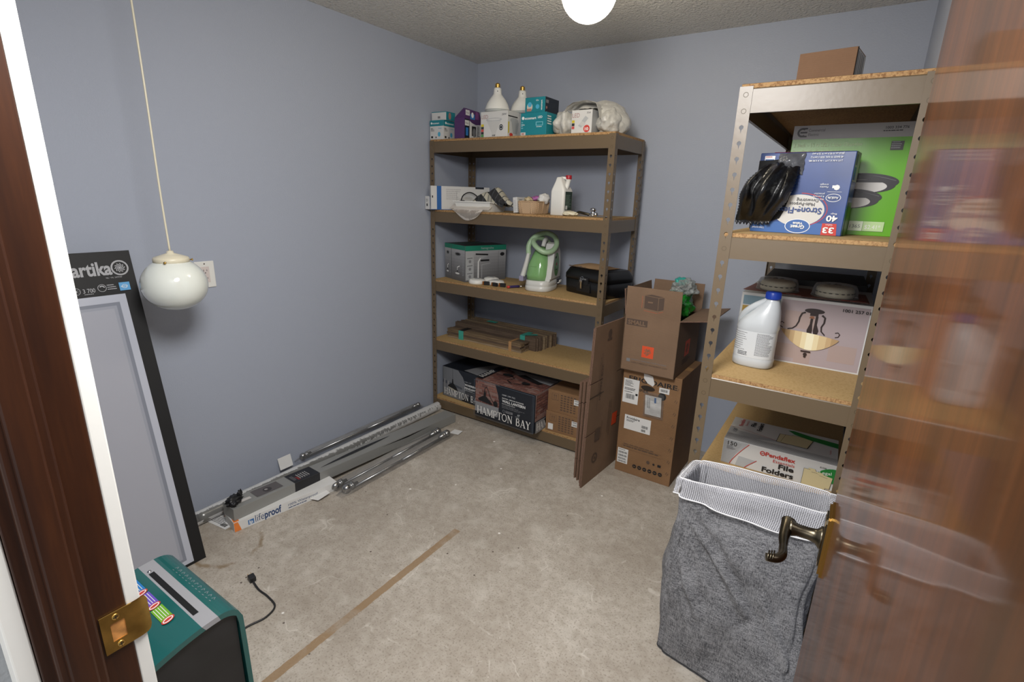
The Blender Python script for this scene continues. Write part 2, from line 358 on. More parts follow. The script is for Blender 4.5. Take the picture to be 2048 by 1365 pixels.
def carton(name, label, cat, loc, rz, w, d, h, m, deco=None, group=None, bev=.0012, top=None):
    b = MB(); b.box(0, 0, 0, w, d, h, m, bev); F = box_frames(w, d, h)
    if top: b.rect(F['top'], .001, .001, w-.002, d-.002, top)
    if deco: deco(b, F, w, d, h)
    return tag(b.build(name, None, loc, rz), label, cat, group)
R_ = math.radians
def thick(box, *a): return box
exec_order = True
# ------------------------------------------------------------------ the room shell
HY = -2.985                  # hall face of the doorway wall
struct('floor', MB().box(-.1, -4.3, -.1, W+.1, .1, 0, MT['concrete_floor']))
struct('ceiling', MB().box(-.1, -4.3, H, W+.1, .1, H+.1, MT['ceiling_texture']))
struct('wall_left', MB().box(-.1, HY, 0, 0, .1, H, wall))
struct('wall_back', MB().box(0, 0, 0, W, .1, H, wall))
struct('wall_right', MB().box(W, HY, 0, W+.1, .1, H, wall))
b = MB(); b.box(0, HY, 0, 1.624, YF, H, wall); b.box(1.624, HY, 2.05, 2.434, YF, H, wall); b.box(2.434, HY, 0, W, -2.945, H, wall); struct('wall_front', b)
b = MB(); b.box(1.57, -4.3, 0, 1.60, HY-.012, H, hall_paint); struct('wall_hall', b)
# brown door frame: latch jamb with stop and rebate
XJ = 1.642
b = MB(); b.box(1.624, -2.978, 0, XJ, YF-.004, 2.05, jamb_wood, .0015); b.box(XJ-.002, -2.966, 0, XJ+.011, -2.921, 2.03, jamb_wood, .003)
b.box(XJ-.002, -2.957, 0, XJ+.014, -2.930, 2.03, jamb_wood, .003)
b.box(1.624, -2.978, 2.03, 2.434, YF-.004, 2.05, jamb_wood, .0015)
b.box(2.416, -2.978, 0, 2.434, -2.948, 2.05, jamb_wood, .0015)
struct('trim_1', b)
b = MB(); b.box(1.575, YF-.004, 0, XJ-.001, YF+.013, 2.06, white_paint, .002); struct('trim_2', b)
b = MB(); b.box(1.600, -2.998, 0, XJ-.003, -2.9785, 2.06, white_paint, .002); struct('trim_3', b)
# strike plate let into the latch jamb
s = thing('strike_plate', 'worn brass strike plate with curved lip on the brown door jamb', 'strike plate', (XJ, -2.905, .934))
b = MB(); F = Fr((.0006, 0, 0), (0, 1, 0), (0, 0, 1))
# plate with a rectangular latch hole
hx0, hx1, hz0, hz1 = -.002, .014, -.014, .013
pl = [(-.012, .029), (.026, .029), (.026, -.029), (-.012, -.029)]
for (a, c_, e, g_) in ((-.012, -.029, hx0, .029), (hx1, -.029, .024, .029), (hx0, hz1, hx1, .029), (hx0, -.029, hx1, hz0)):
    b.prism(F, [(a, c_), (e, c_), (e, g_), (a, g_)], .0016, brass)
# lip: rounded tongue bending over the room edge
def lip(u, v):
    a = u; y = .024+.019*a; x = .0022-.004*a*a; hh = .029-.008*(1-math.sqrt(max(0, 1-max(0, (a-.6)/.4)**2))); return (x, y, -hh+2*hh*v)
b.sheet(lip, 10, 8, brass); b.sheet(lambda u, v: tuple(Vector(lip(u, 1-v))-Vector((.0014, 0, 0))), 10, 8, brass)
b.build('plate', s)
b = MB()
b.box(-.001, hx0, hz0, .0012, hx1, hz1, mat('raw_wood', 'C88A4A', rough=.7, var=.3, vs=60)); part_label(b.build('latch_pocket', s), 'bare wood latch pocket')
for zz in (-.0215, .0215):
    b = MB(); b.lathe([(.0045, 0), (.0044, .001), (.003, .0016), (0, .0017)], brass, Matrix.Translation((.002, .005, zz)) @ Matrix.Rotation(PI/2, 4, 'Y'), 16)
    F = Fr((.0037, .005, zz), (0, 1, 0), (0, 0, 1)); b.rect(F, -.003, -.0004, .006, .0008, ink, ); b.rect(F, -.0004, -.003, .0008, .006, ink); b.build('screw', s)

# ------------------------------------------------------------------ the open door
XD = 2.414
d = thing('door_1', 'glossy brown wood veneer door standing open along the right wall', 'door', (XD, -2.94, 0)); d['kind'] = 'structure'
b = MB(); b.box(0, 0, .012, .035, .855, 2.02, door_wood, .001); b.build('door_panel', d)
for zz in (.25, 1.05, 1.8):
    b = MB(); b.lathe([(.006, -.045), (.006, .045)], brass, Matrix.Translation((-.002, -.006, zz)), 12); b.box(0, -.002, zz-.045, .03, 0, zz+.045, brass); b.build('hinge', d)
HYC, HZ = .855-.062, .952
b = MB(); F = Fr((0, HYC, HZ), (0, -1, 0), (0, 0, 1))
def rrect(hw, hh, c): return [(-hw+c, -hh), (hw-c, -hh), (hw, -hh+c), (hw, hh-c), (hw-c, hh), (-hw+c, hh), (-hw, hh-c), (-hw, -hh+c)]
b.prism(F, rrect(.032, .058, .003), .004, bronze_edge); b.prism(F, rrect(.0285, .0545, .003), .0075, bronze, bronze_edge)
b.prism(F, rrect(.022, .046, .006), .0095, bronze_edge, bronze); b.prism(F, rrect(.018, .040, .006), .0105, bronze)
b.build('handle_plate', d)
M = Matrix.Translation((0, HYC, HZ)) @ Matrix.Rotation(-PI/2, 4, 'Y')
b = MB(); b.lathe([(.020, .009), (.0195, .0125), (.013, .018), (.0115, .024), (.0105, .030), (.0105, .046), (.014, .055), (.015, .060)], bronze, M, 28)
# lever: broad at the hub, sweeping along the door to a curled tip
ox = -.062
def lever(t): return .0125-.006*min(1, t*2) if t < .5 else .0065+.001*sin((t-.5)*6)
b.tube([(ox, HYC+.014, HZ+.003), (ox-.001, HYC, HZ), (ox-.002, HYC-.03, HZ-.004), (ox, HYC-.058, HZ-.004), (ox+.001, HYC-.085, HZ-.003), (ox-.006, HYC-.098, HZ-.004), (ox-.020, HYC-.104, HZ-.004)], lever, bronze, 16, 6, squash=.95)
for k in range(3):
    a = k*.0035; b.tube([(ox-.010-a, HYC-.0945-.002*k, HZ+.006), (ox-.010-a, HYC-.1115-.001*k, HZ+.002)], .0013, bronze, 6, 1)
b.build('handle', d)

# ------------------------------------------------------------------ steel shelving
def keyhole(): # star-shaped outline about (0,0): round top, narrow slot below
    pts = []
    for k in range(20):
        a = 2*PI*k/20; dx, dy = cos(a), sin(a)
        r = .0062
        if dy < 0 and abs(dx) < abs(dy)*.30: r = min(.0165, .0036/max(abs(dx), .18))
        elif dy < -.7: r = .0062
        pts.append((a, r))
    return pts
KH = keyhole()
def post_mesh(b, Ht, sx, sy, beams, pitch=.0437, w=.036, t=.0016):
    """steel angle with corner at the origin, flanges toward sx (x) and sy (y), keyhole slots punched through both"""
    for ax in (0, 1):
        sg = sx if ax == 0 else sy
        def pt(u, z, k):
            return (sg*u, sy*k*t, z) if ax == 0 else (sx*k*t, sg*u, z)
        z = Ht-.022; ztop = Ht
        zs = [];
        while z > .03: zs.append(z); z -= pitch
        edges = [Ht]+[(zs[i]+zs[i+1])/2 for i in range(len(zs)-1)]+[0]
        for i, zc in enumerate(zs):
            z1, z0 = edges[i], edges[i+1]; u0, u1 = 0 if ax == 0 else t, w; cu = w*.52
            blocked = any(lo-.012 < zc < hi+.004 for lo, hi in beams)
            if blocked:
                for k in (0, 1): b.add([pt(u0, z0, k), pt(u1, z0, k), pt(u1, z1, k), pt(u0, z1, k)], [(0, 1, 2, 3)], tan_steel)
                # embossed ring on the outside
                vs = []; fs = []
                for q in range(17):
                    a = 2*PI*q/16
                    for rr in (.0072, .0056):
                        p = list(pt(cu+rr*cos(a), zc+rr*sin(a), 0)); p[1 if ax == 0 else 0] -= (sy if ax == 0 else sx)*.0004; vs.append(p)
                b.add(vs, [(2*q, 2*q+2, 2*q+3, 2*q+1) for q in range(16)], steel_ring); continue
            ang = [(a, r) for a, r in KH]
            for corner in ((u1, z1), (u0, z1), (u0, z0), (u1, z0)):
                a = math.atan2(corner[1]-zc, corner[0]-cu) % (2*PI); ang.append((a, None))
            ang.sort(key=lambda q: q[0]); inn = []; outr = []
            for j, (a, r) in enumerate(ang):
                dx, dy = cos(a), sin(a)
                if r is None:
                    # interpolate hole radius
                    pr = [q for q in KH if q[0] <= a][-1]; nx = ([q for q in KH if q[0] > a] or [(2*PI, KH[0][1])])[0]
                    f = (a-pr[0])/(nx[0]-pr[0]); r = pr[1]*(1-f)+nx[1]*f
                tt = min([((u1 if dx > 0 else u0)-cu)/dx if abs(dx) > 1e-6 else 9, ((z1 if dy > 0 else z0)-zc)/dy if abs(dy) > 1e-6 else 9])
                inn.append((cu+dx*r, zc+dy*r)); outr.append((cu+dx*tt, zc+dy*tt))
            n = len(ang)
            vs = [pt(*q, 0) for q in inn]+[pt(*q, 0) for q in outr]+[pt(*q, 1) for q in inn]+[pt(*q, 1) for q in outr]; fs = []
            for j in range(n):
                k2 = (j+1) % n; fs += [(j, k2, n+k2, n+j), (2*n+j, 3*n+j, 3*n+k2, 2*n+k2), (j, 2*n+j, 2*n+k2, k2)]
            b.add(vs, fs, tan_steel)
        b.add([pt(w, 0, 0), pt(w, 0, 1), pt(w, Ht, 1), pt(w, Ht, 0)], [(0, 1, 2, 3)], tan_steel)
        b.add([pt(0, Ht, 0), pt(w, Ht, 0), pt(w, Ht, 1), pt(0, Ht, 1)], [(0, 1, 2, 3)], tan_steel)
def shelving(label, x0, y0, w, d, tops, Ht):
    t = thing('shelving_unit', label, 'shelving unit', (x0, y0, 0), 0, 'steel storage shelving')
    beams = [(z-.012-.066, z-.012) for z in tops]
    for (px, py, sx, sy) in ((0, 0, 1, 1), (w, 0, -1, 1), (0, d, 1, -1), (w, d, -1, -1)):
        b = MB(); post_mesh(b, Ht, sx, sy, beams); o = b.build('post', t, (px, py, 0))
        b = MB(); b.box(min(0, sx*.039)-.001, min(0, sy*.039)-.001, 0, max(0, sx*.039)+.001, max(0, sy*.039)+.001, .012, dark_rub, .002); b.build('foot', o)
    for (lo, hi), z in zip(beams, tops):
        prof = [(0, lo), (0, hi-.003), (.002, hi), (.016, hi), (.016, hi-.0015), (.003, hi-.0015), (.0015, hi-.004), (.0015, lo+.0015), (.010, lo+.0015), (.010, lo)]
        for k in range(4):
            b = MB()
            if k < 2:
                yy, s_ = ((.0022, 1), (d-.0022, -1))[k]; F = Fr((.0022, yy, 0), (0, s_, 0), (0, 0, 1)); L_ = w-.0044
                b.prism(F, prof, L_ if F.n.x > 0 else -L_, tan_steel)
            else:
                xx, s_ = ((.0022, 1), (w-.0022, -1))[k-2]; F = Fr((xx, .018, 0), (s_, 0, 0), (0, 0, 1)); L_ = d-.036
                b.prism(F, prof, L_ if F.n.y > 0 else -L_, tan_steel)
            b.build('beam', t)
        b = MB(); b.box(.004, .0035, z-.012, w-.004, d-.0035, z, board_edge, .0008)
        F = Fr((0, 0, z), (1, 0, 0), (0, 1, 0)); b.rect(F, .005, .0045, w-.01, d-.009, board_top); b.build('shelf_board', t)
    return t
LX, LY, LW, LD = .017, -.513, 1.255, .43
LZ = [1.829, 1.403, .944, .528, .092]
RX, RY, RW, RD = 2.009, -1.373, .464, 1.22
RZ = [1.829, 1.411, .9515, .533, .092]
shelving('tan steel shelving unit with five full shelves in the left back corner', LX, LY, LW, LD, LZ, 1.822)
shelving('tan steel shelving unit seen end on beside the wooden door', RX, RY, RW, RD, RZ, 1.822)
# ------------------------------------------------------------------ lamps and wall fittings
glow = mat('lit_globe', 'FFF3DC', rough=.3, emit=18.5)
t = thing('ceiling_light', 'lit white glass globe light hanging from the textured ceiling', 'light', (1.41, -1.18, H))
b = MB(); b.lathe([(.062, -.0), (.062, -.012), (.055, -.03), (.052, -.048), (.0, -.048)], cream, None, 32); b.build('canopy', t)
b = MB(); b.lathe([(.046, -.05)]+[(max(.0, .100*sin(a)), -.150+.100*cos(a)) for a in [R_(28+k*8) for k in range(20)]], glow, None, 40); b.build('glass_globe', t)
opal = mat('opal_glass', 'DDE0D8', rough=.07, coat=.6)
t = thing('pendant_light', 'unlit white glass globe hanging on a long cream cord', 'light', (.28, -2.2, 1.145))
b = MB()
prof = [(.050, .093)]
for k in range(21):
    a = R_(30+k*7.5); prof.append((.108*sin(a)**.94 if a < PI-.01 else 0, .0+.100*cos(a)*(1 if cos(a) > 0 else .93)))
b.lathe(prof, opal, None, 48); part_label(b.build('glass_globe', t), 'glossy opal glass globe')
b = MB(); b.lathe([(.058, .082), (.058, .098), (.055, .103), (.030, .112), (.012, .118), (.010, .126), (0, .127)], cream, None, 36); h = b.build('fitter_cap', t)
for a in (R_(200), R_(320), R_(80)):
    b = MB(); M = Matrix.Translation((.056*cos(a), .056*sin(a), .090)) @ Matrix.Rotation(a, 4, 'Z') @ Matrix.Rotation(PI/2, 4, 'Y')
    b.lathe([(.0022, 0), (.0022, .010), (.0042, .010), (.0042, .014), (0, .015)], brass, M, 12); b.build('thumbscrew', h)
b = MB(); b.tube([(0, 0, .126), (.0005, -.002, .35), (-.001, .001, .7), (0, 0, H-1.145-.002)], .0034, cream, 10, 8); b.build('cord', t)
t = thing('wall_outlet', 'white wall outlet plate behind the hanging glass globe', 'outlet', (0, -1.958, 1.128))
b = MB(); b.box(0, -.041, -.058, .006, .041, .058, plastic_w, .002); b.build('cover_plate', t)
F = Fr((.0075, 0, 0), (0, 1, 0), (0, 0, 1))
b = MB(); b.box(.005, -.018, -.035, .0075, .018, .035, mat('pink_plastic', 'CFC4C0', rough=.4), .001)
for zz in (-.017, .017):
    b.rect(F, -.008, zz-.002, .0022, .008, ink); b.rect(F, .006, zz-.002, .0022, .007, ink); b.disc(F, 0, zz-.009, .0024, ink, n=12)
b.build('receptacle', t)
b = MB(); b.disc(Fr((.006, 0, 0), (0, 1, 0), (0, 0, 1)), 0, .047, .003, chrome, n=12); b.build('screw', t)

# ------------------------------------------------------------------ LED panel boxes leaning on the left wall
blk = mat('black_printed_board', '101011', rough=.6, bump=.1, bs=20); logo = mat('silver_ink', 'A3A3A6', rough=.5)
th = math.atan2(.235, 1.262)
for k in range(3):
    Lx = 1.284-(.012*k); x_b = .325-.0315*k
    b = MB(); b.box(0, 0, 0, .385, .030, Lx, blk, .0008); F = box_frames(.385, .030, Lx)
    if k == 0:
        f = F['front']; gy = mat('panel_print_grey', 'A4A5AE', rough=.4); g2 = mat('panel_print_light', 'B6B9C4', rough=.4); g3 = mat('panel_print_shade', '80848F', rough=.4)
        x1 = .385-.046; zt = 1.284-.158; x0 = .030
        b.rect(f, x0, .012, x1-x0, zt-.012, g2)
        b.poly(f, [(x0+.012, .012), (x1-.024, .03), (x1-.024, zt-.028), (x0+.012, zt-.028)], g3)
        b.poly(f, [(x0+.02, .012), (x1-.036, .04), (x1-.036, zt-.040), (x0+.02, zt-.040)], mat('panel_print_mid', '999CA6', rough=.4))
        b.poly(f, [(x0+.03, .012), (x1-.046, .05), (x1-.046, zt-.050), (x0+.03, zt-.050)], gy)
        b.text(f, 'artika', .196, 1.284-.083, .066, logo, width=.120, bold=.03)
        b.ring(f, .342, 1.284-.062, .028, .0055, logo); b.disc(f, .342, 1.284-.062, .004, logo, n=12)
        for q in range(10):
            a = q*PI/5; b.line(f, [(.342+.005*cos(a), 1.284-.062+.005*sin(a)), (.342+.011*cos(a+.3), 1.284-.062+.011*sin(a+.3)), (.342+.0165*cos(a+.8), 1.284-.062+.0165*sin(a+.8))], .0028, logo)
        b.text(f, 'R&L / VAL. SAMPARF', .292, 1.284-.098, .0075, logo, width=.05)
        b.text(f, '3 700', .215, 1.284-.142, .021, logo, width=.036, bold=.01); b.fine(f, .217, 1.284-.150, .036, .004, 1, logo)
        b.ring(f, .196, 1.284-.134, .0125, .0015, logo); b.disc(f, .196, 1.284-.134, .0035, logo, n=12)
        for q in range(8): a = q*PI/4; b.line(f, [(.196+.006*cos(a), 1.284-.134+.006*sin(a)), (.196+.009*cos(a), 1.284-.134+.009*sin(a))], .0012, logo)
        b.ring(f, .272, 1.284-.130, .0135, .0018, logo); b.ring(f, .272, 1.284-.130, .009, .004, logo, a0=.1, a1=2.6)
        b.fine(f, .288, 1.284-.142, .030, .022, 3, logo, .45)
        b.rect(f, .325, 1.284-.146, .034, .030, mat('energy_blue', '5E9FD0', rough=.5)); b.ring(f, .342, 1.284-.131, .009, .0012, white_ink, ry=.007); b.text(f, 'energy', .330, 1.284-.133, .009, white_ink, width=.022)
    o = b.build('led_panel_box')
    o.rotation_euler = Euler((-th, 0, PI/2)); o.location = (x_b, -2.645, 0)
    o.rotation_mode = 'XYZ'
    tag(o, ['black boxed light panel leaning on the wall, front of three', 'plain black panel box hidden between two others by the wall', 'rearmost black panel box touching the blue wall'][k], 'box', 'black light panel boxes leaning on the left wall')

# ------------------------------------------------------------------ teal paper shredder
teal = mat('teal_gloss_plastic', '155856', rough=.16, coat=.4); silver = mat('silver_plastic', '9A9A9E', rough=.3); sblk = mat('satin_black_plastic', '202022', rough=.45, var=.2, vs=12)
SX, SY = .80, -2.79
t = thing('paper_shredder', 'teal topped paper shredder with colourful warning stickers beside the jamb', 'shredder', (SX, SY, 0))
Lh = .365; Ds = .262
def top_curve(v): # v 0..1 front to back over depth: (y,z)
    y = Ds*v; z = .392+.042*sin(min(1, v/.80)*PI/2)
    if v > .80: a = (v-.80)/.20; z = .434-.045*(1-math.sqrt(max(0, 1-a*a)))
    return y, z
tp = [top_curve(k/24) for k in range(25)]
Fx = Fr((0, 0, 0), (0, 1, 0), (0, 0, 1))      # normal +x
b = MB(); body = [(.014, .012), (Ds-.014, .012)]+[(min(Ds-.014, max(.014, y)), z-.018) for y, z in reversed(tp)]
b.prism(Fx, body, Lh-.02, sblk, base=.010); b.build('bin', t)
b = MB(); outer = [(Ds+.004, .10), (Ds+.002, .30)]+[(y, z) for y, z in reversed(tp)]+[(-.004, .33), (-.004, .30)]
inner = [(.010, .30), (.012, .33)]+[(min(Ds-.012, max(.014, y*.965+.004)), z-.016) for y, z in tp]+[(Ds-.011, .30), (Ds-.008, .10)]
# shell: ridge strips with closed ends
def strip(bld, lo, hi, m, base, ln):
    A = outer[::-1]; n = 40
    def rs(P):
        d = [0]
        for p, q in zip(P, P[1:]): d.append(d[-1]+math.hypot(q[0]-p[0], q[1]-p[1]))
        out = []
        for k in range(n+1):
            s_ = d[-1]*(lo+(hi-lo)*k/n); j = max(i for i in range(len(d)) if d[i] <= s_+1e-9); j = min(j, len(P)-2); f = (s_-d[j])/(d[j+1]-d[j]); out.append((P[j][0]+(P[j+1][0]-P[j][0])*f, P[j][1]+(P[j+1][1]-P[j][1])*f))
        return out
    O, I = rs(A), rs(inner); vs = []; fs = []
    for (oy, oz), (iy, iz) in zip(O, I): vs += [(base, oy, oz), (base+ln, oy, oz), (base, iy, iz), (base+ln, iy, iz)]
    for k in range(n): q = 4*k; fs += [(q, q+1, q+5, q+4), (q+1, q+3, q+7, q+5), (q+2, q+6, q+7, q+3), (q, q+4, q+6, q+2)]
    bld.add(vs, fs, m)
strip(b, 0, .385, teal, 0, Lh); strip(b, .445, 1, teal, 0, Lh); strip(b, .385, .445, silver, -.0003, Lh+.0006)
part_label(b.build('top_cover', t), 'glossy teal wrap-over cover with silver band')
def topf(v): y, z = top_curve(v); y2, z2 = top_curve(v+.01); return Fr((0, y, z), (1, 0, 0), (0, y2-y, z2-z))
vs_ = .66
b = MB(); f = topf(vs_); b.rect(f, .055, -.006, .255, .014, mat('slot_black', '0C0C0D', rough=.6)); b.build('paper_slot', t)
b = MB(); b.lathe([(.0055, 0), (.005, .002), (0, .0035)], chrome, Matrix.Translation(f.p(.045, 0, .0)), 14); b.build('indicator_light', t)
b = MB(); f = topf(.40); 
for k, c_ in enumerate(('2A7AC0', '6A4FB8', '6FA82C')):
    mm = mat('sticker_'+c_, c_, rough=.4); u = .045+.078*k
    b.rect(f, u, .008, .060, .028, mm)
    for q in range(4): b.rect(f, u+.003, .012+.0058*q, .050, .0014, white_ink)
    b.disc(f, u+.066, .022, .0105, red_ink, ry=.0155, n=24); b.disc(f, u+.066, .022, .008, white_ink, ry=.0125, n=24); b.disc(f, u+.066, .022, .0045, red_ink, ry=.010, n=20)
b.build('warning_stickers', t)
b = MB(); f = topf(.80); r = random.Random(4)
for k in range(12):
    u = .09+.0185*k; b.line(f, [(u, .012), (u+.004, .020), (u+.009, .013+.004*r.random())], .0012, silver); b.line(f, [(u+.001, .005), (u+.008, .006)], .001, silver)
b.build('printed_icons', t)
# power cord lying on the floor
b = MB(); b.tube([(.15, Ds-.01, .03), (.07, Ds+.12, .006), (.13-.13, .42, .0045), (.06, .50, .0045), (.02, .545, .0045), (-.06, .555, .0045), (-.13, .548, .0045), (-.175, .565, .010)][:1]+[(.06, .36, .006), (.012, .416, .0045), (.025, .49, .0045), (.004, .54, .0045), (-.06, .552, .0045), (-.12, .552, .0045), (-.172, .560, .010)], .0036, sblk, 8, 8)
c_ = b.build('power_cord', t)
b = MB(); M = Matrix.Translation((-.192, .566, .013)) @ Matrix.Rotation(R_(168), 4, 'Z'); b.box(-.016, -.012, -.010, .016, .012, .010, sblk, .003, M)
for q in (-.006, .006): b.box(.014, q-.0008, -.003, .031, q+.0008, .003, brass, 0, M)
b.build('plug', c_)

# ------------------------------------------------------------------ things along the foot of the left wall
foil = mat('silver_wrap', '72726F', rough=.28, metal=.25, bump=.9, bs=22, spec=.7)
t = thing('wrapped_tube', 'long silver tube in bubbly clear wrap against the wall base', 'tube', (.078, -2.17, .034))
b = MB(); b.tube([(0, 0, 0), (.002, .5, 0), (-.004, 1.1, 0), (0, 1.60, 0)], lambda q: .029+.0012*sin(q*70), foil, 20, 12); b.build('tube', t)
b = MB()
def sleeve(u, v):
    a = 2*PI*u; y = -.02+1.66*v; r = .0315+.0015*noise.noise(Vector((cos(a)*2, sin(a)*2, y*9))); return (r*cos(a)-.002, y, max(-.033, r*sin(a)))
b.sheet(sleeve, 24, 120, clear); b.build('plastic_sleeve', t)
def rod(label, p0, p1, r, ball, z, wide=.045):
    L_ = math.hypot(p1[0]-p0[0], p1[1]-p0[1]); rz = math.atan2(-(p1[0]-p0[0]), p1[1]-p0[1]); t = thing('curtain_rod', label, 'curtain rod', (p0[0], p0[1], z), rz, 'curtain rods in clear sleeves')
    st = mat('brushed_nickel', 'A5A5A5', rough=.25, metal=.9)
    b = MB(); b.tube([(0, .04, r), (0, L_-.04, r)], r*.85, st, 16, 1); b.tube([(.0, L_*.5, r), (.0, L_-.06, r)], r, st, 16, 1); b.build('pole', t)
    for y, sg in ((0, 1), (L_, -1)):
        b = MB(); M = Matrix.Translation((0, y+sg*ball*.9, ball)) @ Matrix.Rotation(-sg*PI/2, 4, 'X')
        # profile along +z pointing inward
        pr = [(0, -ball)]+[(ball*sin(a), -ball*cos(a)) for a in [R_(15*k) for k in range(1, 11)]]+[(ball*.62, ball*.95), (ball*.62, ball*1.2), (ball*.85, ball*1.25), (ball*.85, ball*1.5), (ball*.62, ball*1.55), (ball*.8, ball*1.8), (r, ball*2), (r*.8, ball*3)]
        b.lathe(pr, st, Matrix.Translation((0, y+sg*ball*.9, ball)) @ Matrix.Rotation(-sg*PI/2, 4, 'X'), 24); b.build('finial', t)
    b = MB()
    def bag(u, v):
        y = -.03+(L_+.06)*v; e = min(1, min(v, 1-v)*14); n_ = noise.noise(Vector((u*5, y*9, p0[0]*40))); x = (u-.5)*2*wide; hh = (ball*2.05)*math.sqrt(max(0, 1-(2*u-1)**2))*e
        return (x*(.75+.25*e)+.004*n_, y, max(.001, hh+.004*n_*e))
    b.sheet(bag, 14, 90, clear); b.build('plastic_bag', t)
    return t
t = rod('nickel curtain rod in clear sleeve lying highest, against the blue wall', (.022, -1.60), (.022, -.66), .008, .017, .062, .020)
b = MB(); F = Fr((.0, -.05, .012), (0, 1, .0), (-.3, 0, 1)); F2 = F; b.prism(F, [(-.075, -.02), (.0, -.02), (.0, .045), (-.075, .045)], .0008, paper); b.fine(F, -.05, .0, .03, .02, 3, grey_ink); part_label(b.build('header_card', t), 'white card tag')
t = rod('nickel curtain rod in clear sleeve nearest the silver box', (.338, -1.640), (.334, -.80), .010, .024, 0, .026)
b = MB(); F = Fr((0, -.03, .022), (1, -.1, 0), (.1, 1, .12)); b.prism(F, [(-.04, -.10), (.035, -.07), (.03, .0), (-.035, .0)], .0008, paper); b.fine(F, -.02, -.07, .035, .04, 4, grey_ink); b.rect(F, -.035, -.012, .06, .006, ink); part_label(b.build('header_card', t), 'white card tag')
t = rod('nickel curtain rod in clear sleeve farthest out from the wall', (.404, -1.622), (.402, -.79), .010, .024, 0, .030)
b = MB(); F = Fr((0, .87, .004), (1, 0, 0), (0, 1, .06)); b.prism(F, [(-.02, -.01), (.045, .0), (.04, .055), (-.02, .045)], .0008, paper); b.fine(F, -.01, .01, .04, .025, 3, grey_ink); part_label(b.build('header_card', t), 'white card tag')
# flat flooring trim box
def d_life(b, F, w, d, h):
    f = F['left'] if False else F['top']
    b.rect(f, .001, .001, w-.002, d-.002, paper); fr = F['front']; b.rect(fr, .001, .001, w-.002, h-.002, paper)
    og = mat('bright_orange_print', 'E8823A', rough=.5)
    for g_ in (f,): b.poly(g_, [(0.001, .002), (.024, .002), (.040, d-.002), (.012, d-.002)], og)
    b.poly(fr, [(.001, .001), (.030, .001), (.018, h-.001), (.001, h-.001)], og)
    bl = mat('navy_print', '23406E', rough=.5)
    b.text(fr, 'life', .092, .010, .052, bl, width=.040, bold=-.005); b.text(fr, 'proof', .134, .010, .052, bl, width=.078, bold=.03)
    b.rect(fr, .060, .010, .026, .024, mat('logo_blue', '3F74B0', rough=.5)); b.text(fr, 'lp', .065, .014, .024, white_ink, width=.016, bold=.03)
    b.text(fr, '100% Waterproof', .245, .022, .018, bl, width=.15); b.fine(fr, .245, .006, .12, .008, 1, bl)
o = carton('flooring_trim_box', 'white and orange box lying at the near end of the silver box', 'box', (.262, -2.105, 0), R_(80.5), .50, .11, .048, paper, d_life)
# tag card on floor under the tube
b = MB(); F = Fr((0, 0, 0), (1, 0, 0), (0, 1, 0)); b.prism(F, [(0, 0), (.15, 0), (.15, .09), (0, .09)], .0015, paper); F.o.z = .0015
og = MT['bright_orange_print']; b.rect(F, .0, .055, .03, .035, og); b.rect(F, .055, .062, .045, .028, og); b.fine(F, .03, .01, .09, .04, 5, grey_ink); b.barcode(F, .10, .008, .035, .020, ink)
tag(b.build('header_card', None, (.060, -2.14, .0005), R_(8)), 'white and orange card on the floor under the silver tube', 'card')
# long grey box with die-cut windows
sg_ = mat('silver_print_board', '8D8D8A', rough=.38, metal=.1)
def d_long(b, F, w, d, h):
    f = F['top']; fr = F['right'] if False else F['front']
    dk = mat('window_dark', '1B1A1A', rough=.25); wn = mat('window_shadow', '5A5555', rough=.2)
    for g_, dv in ((f, d), (fr, h)):
        b.poly(g_, [(.30, .0), (.44, 0), (.44, dv), (.30, dv)], mat('black_label', '1C1C20', rough=.35))
    for k in range(5): b.fine(f, .345+.012*k, .02, .006, .05, 6, white_ink, .5)
    b.text(f, 'SMART', .342, .016, .016, red_ink, rot=PI/2, width=.035); b.fine(f, .31, .02, .020, .05, 5, grey_ink)
    # near window showing a knob
    b.poly(f, [(.12, .018), (.25, .018), (.25, d-.012), (.12, d-.012)], wn); b.disc(f, .185, .048, .020, mat('knob_dark', '3A3636', rough=.25), n=24); b.disc(f, .181, .052, .008, mat('knob_hi', '8E8A88', rough=.2), n=16)
    b.poly(f, [(.02, .030), (.10, .030), (.10, .05), (.02, .06)], mat('pale_patch', 'C9C4C0', rough=.4))
    pts = []
    for k in range(21): u = k/20; pts.append((.47+.50*u, .040+.028*u+.016*sin(PI*u)))
    for k in range(20, -1, -1): u = k/20; pts.append((.47+.50*u, .040+.028*u-.010*sin(PI*u)))
    b.poly(f, pts, dk)
    b.poly(fr, [(.85, .050), (1.25, .052), (1.05, .042)], dk)
t_ = carton('boxed_rail', 'long silver grey box with black label and slit windows', 'box', (.252, -2.095, .0495), R_(87.6), 1.49, .098, .058, sg_, d_long)
t_.rotation_euler = Euler((0, R_(1.88), R_(88)))
# scrap of black plastic on top
b = MB(); b.blob((0, 0, .018), (.022, .034, .014), sblk, .9, 2.4, 5, 3); b.blob((.018, -.022, .014), (.016, .012, .012), sblk, .9, 3, 9, 3); b.blob((.004, .035, .03), (.007, .012, .016), sblk, .8, 3, 2, 3)
tag(b.build('plastic_clip', None, (.205, -2.065, .108), .3), 'torn black plastic clip on the near end of the silver box', 'clip')

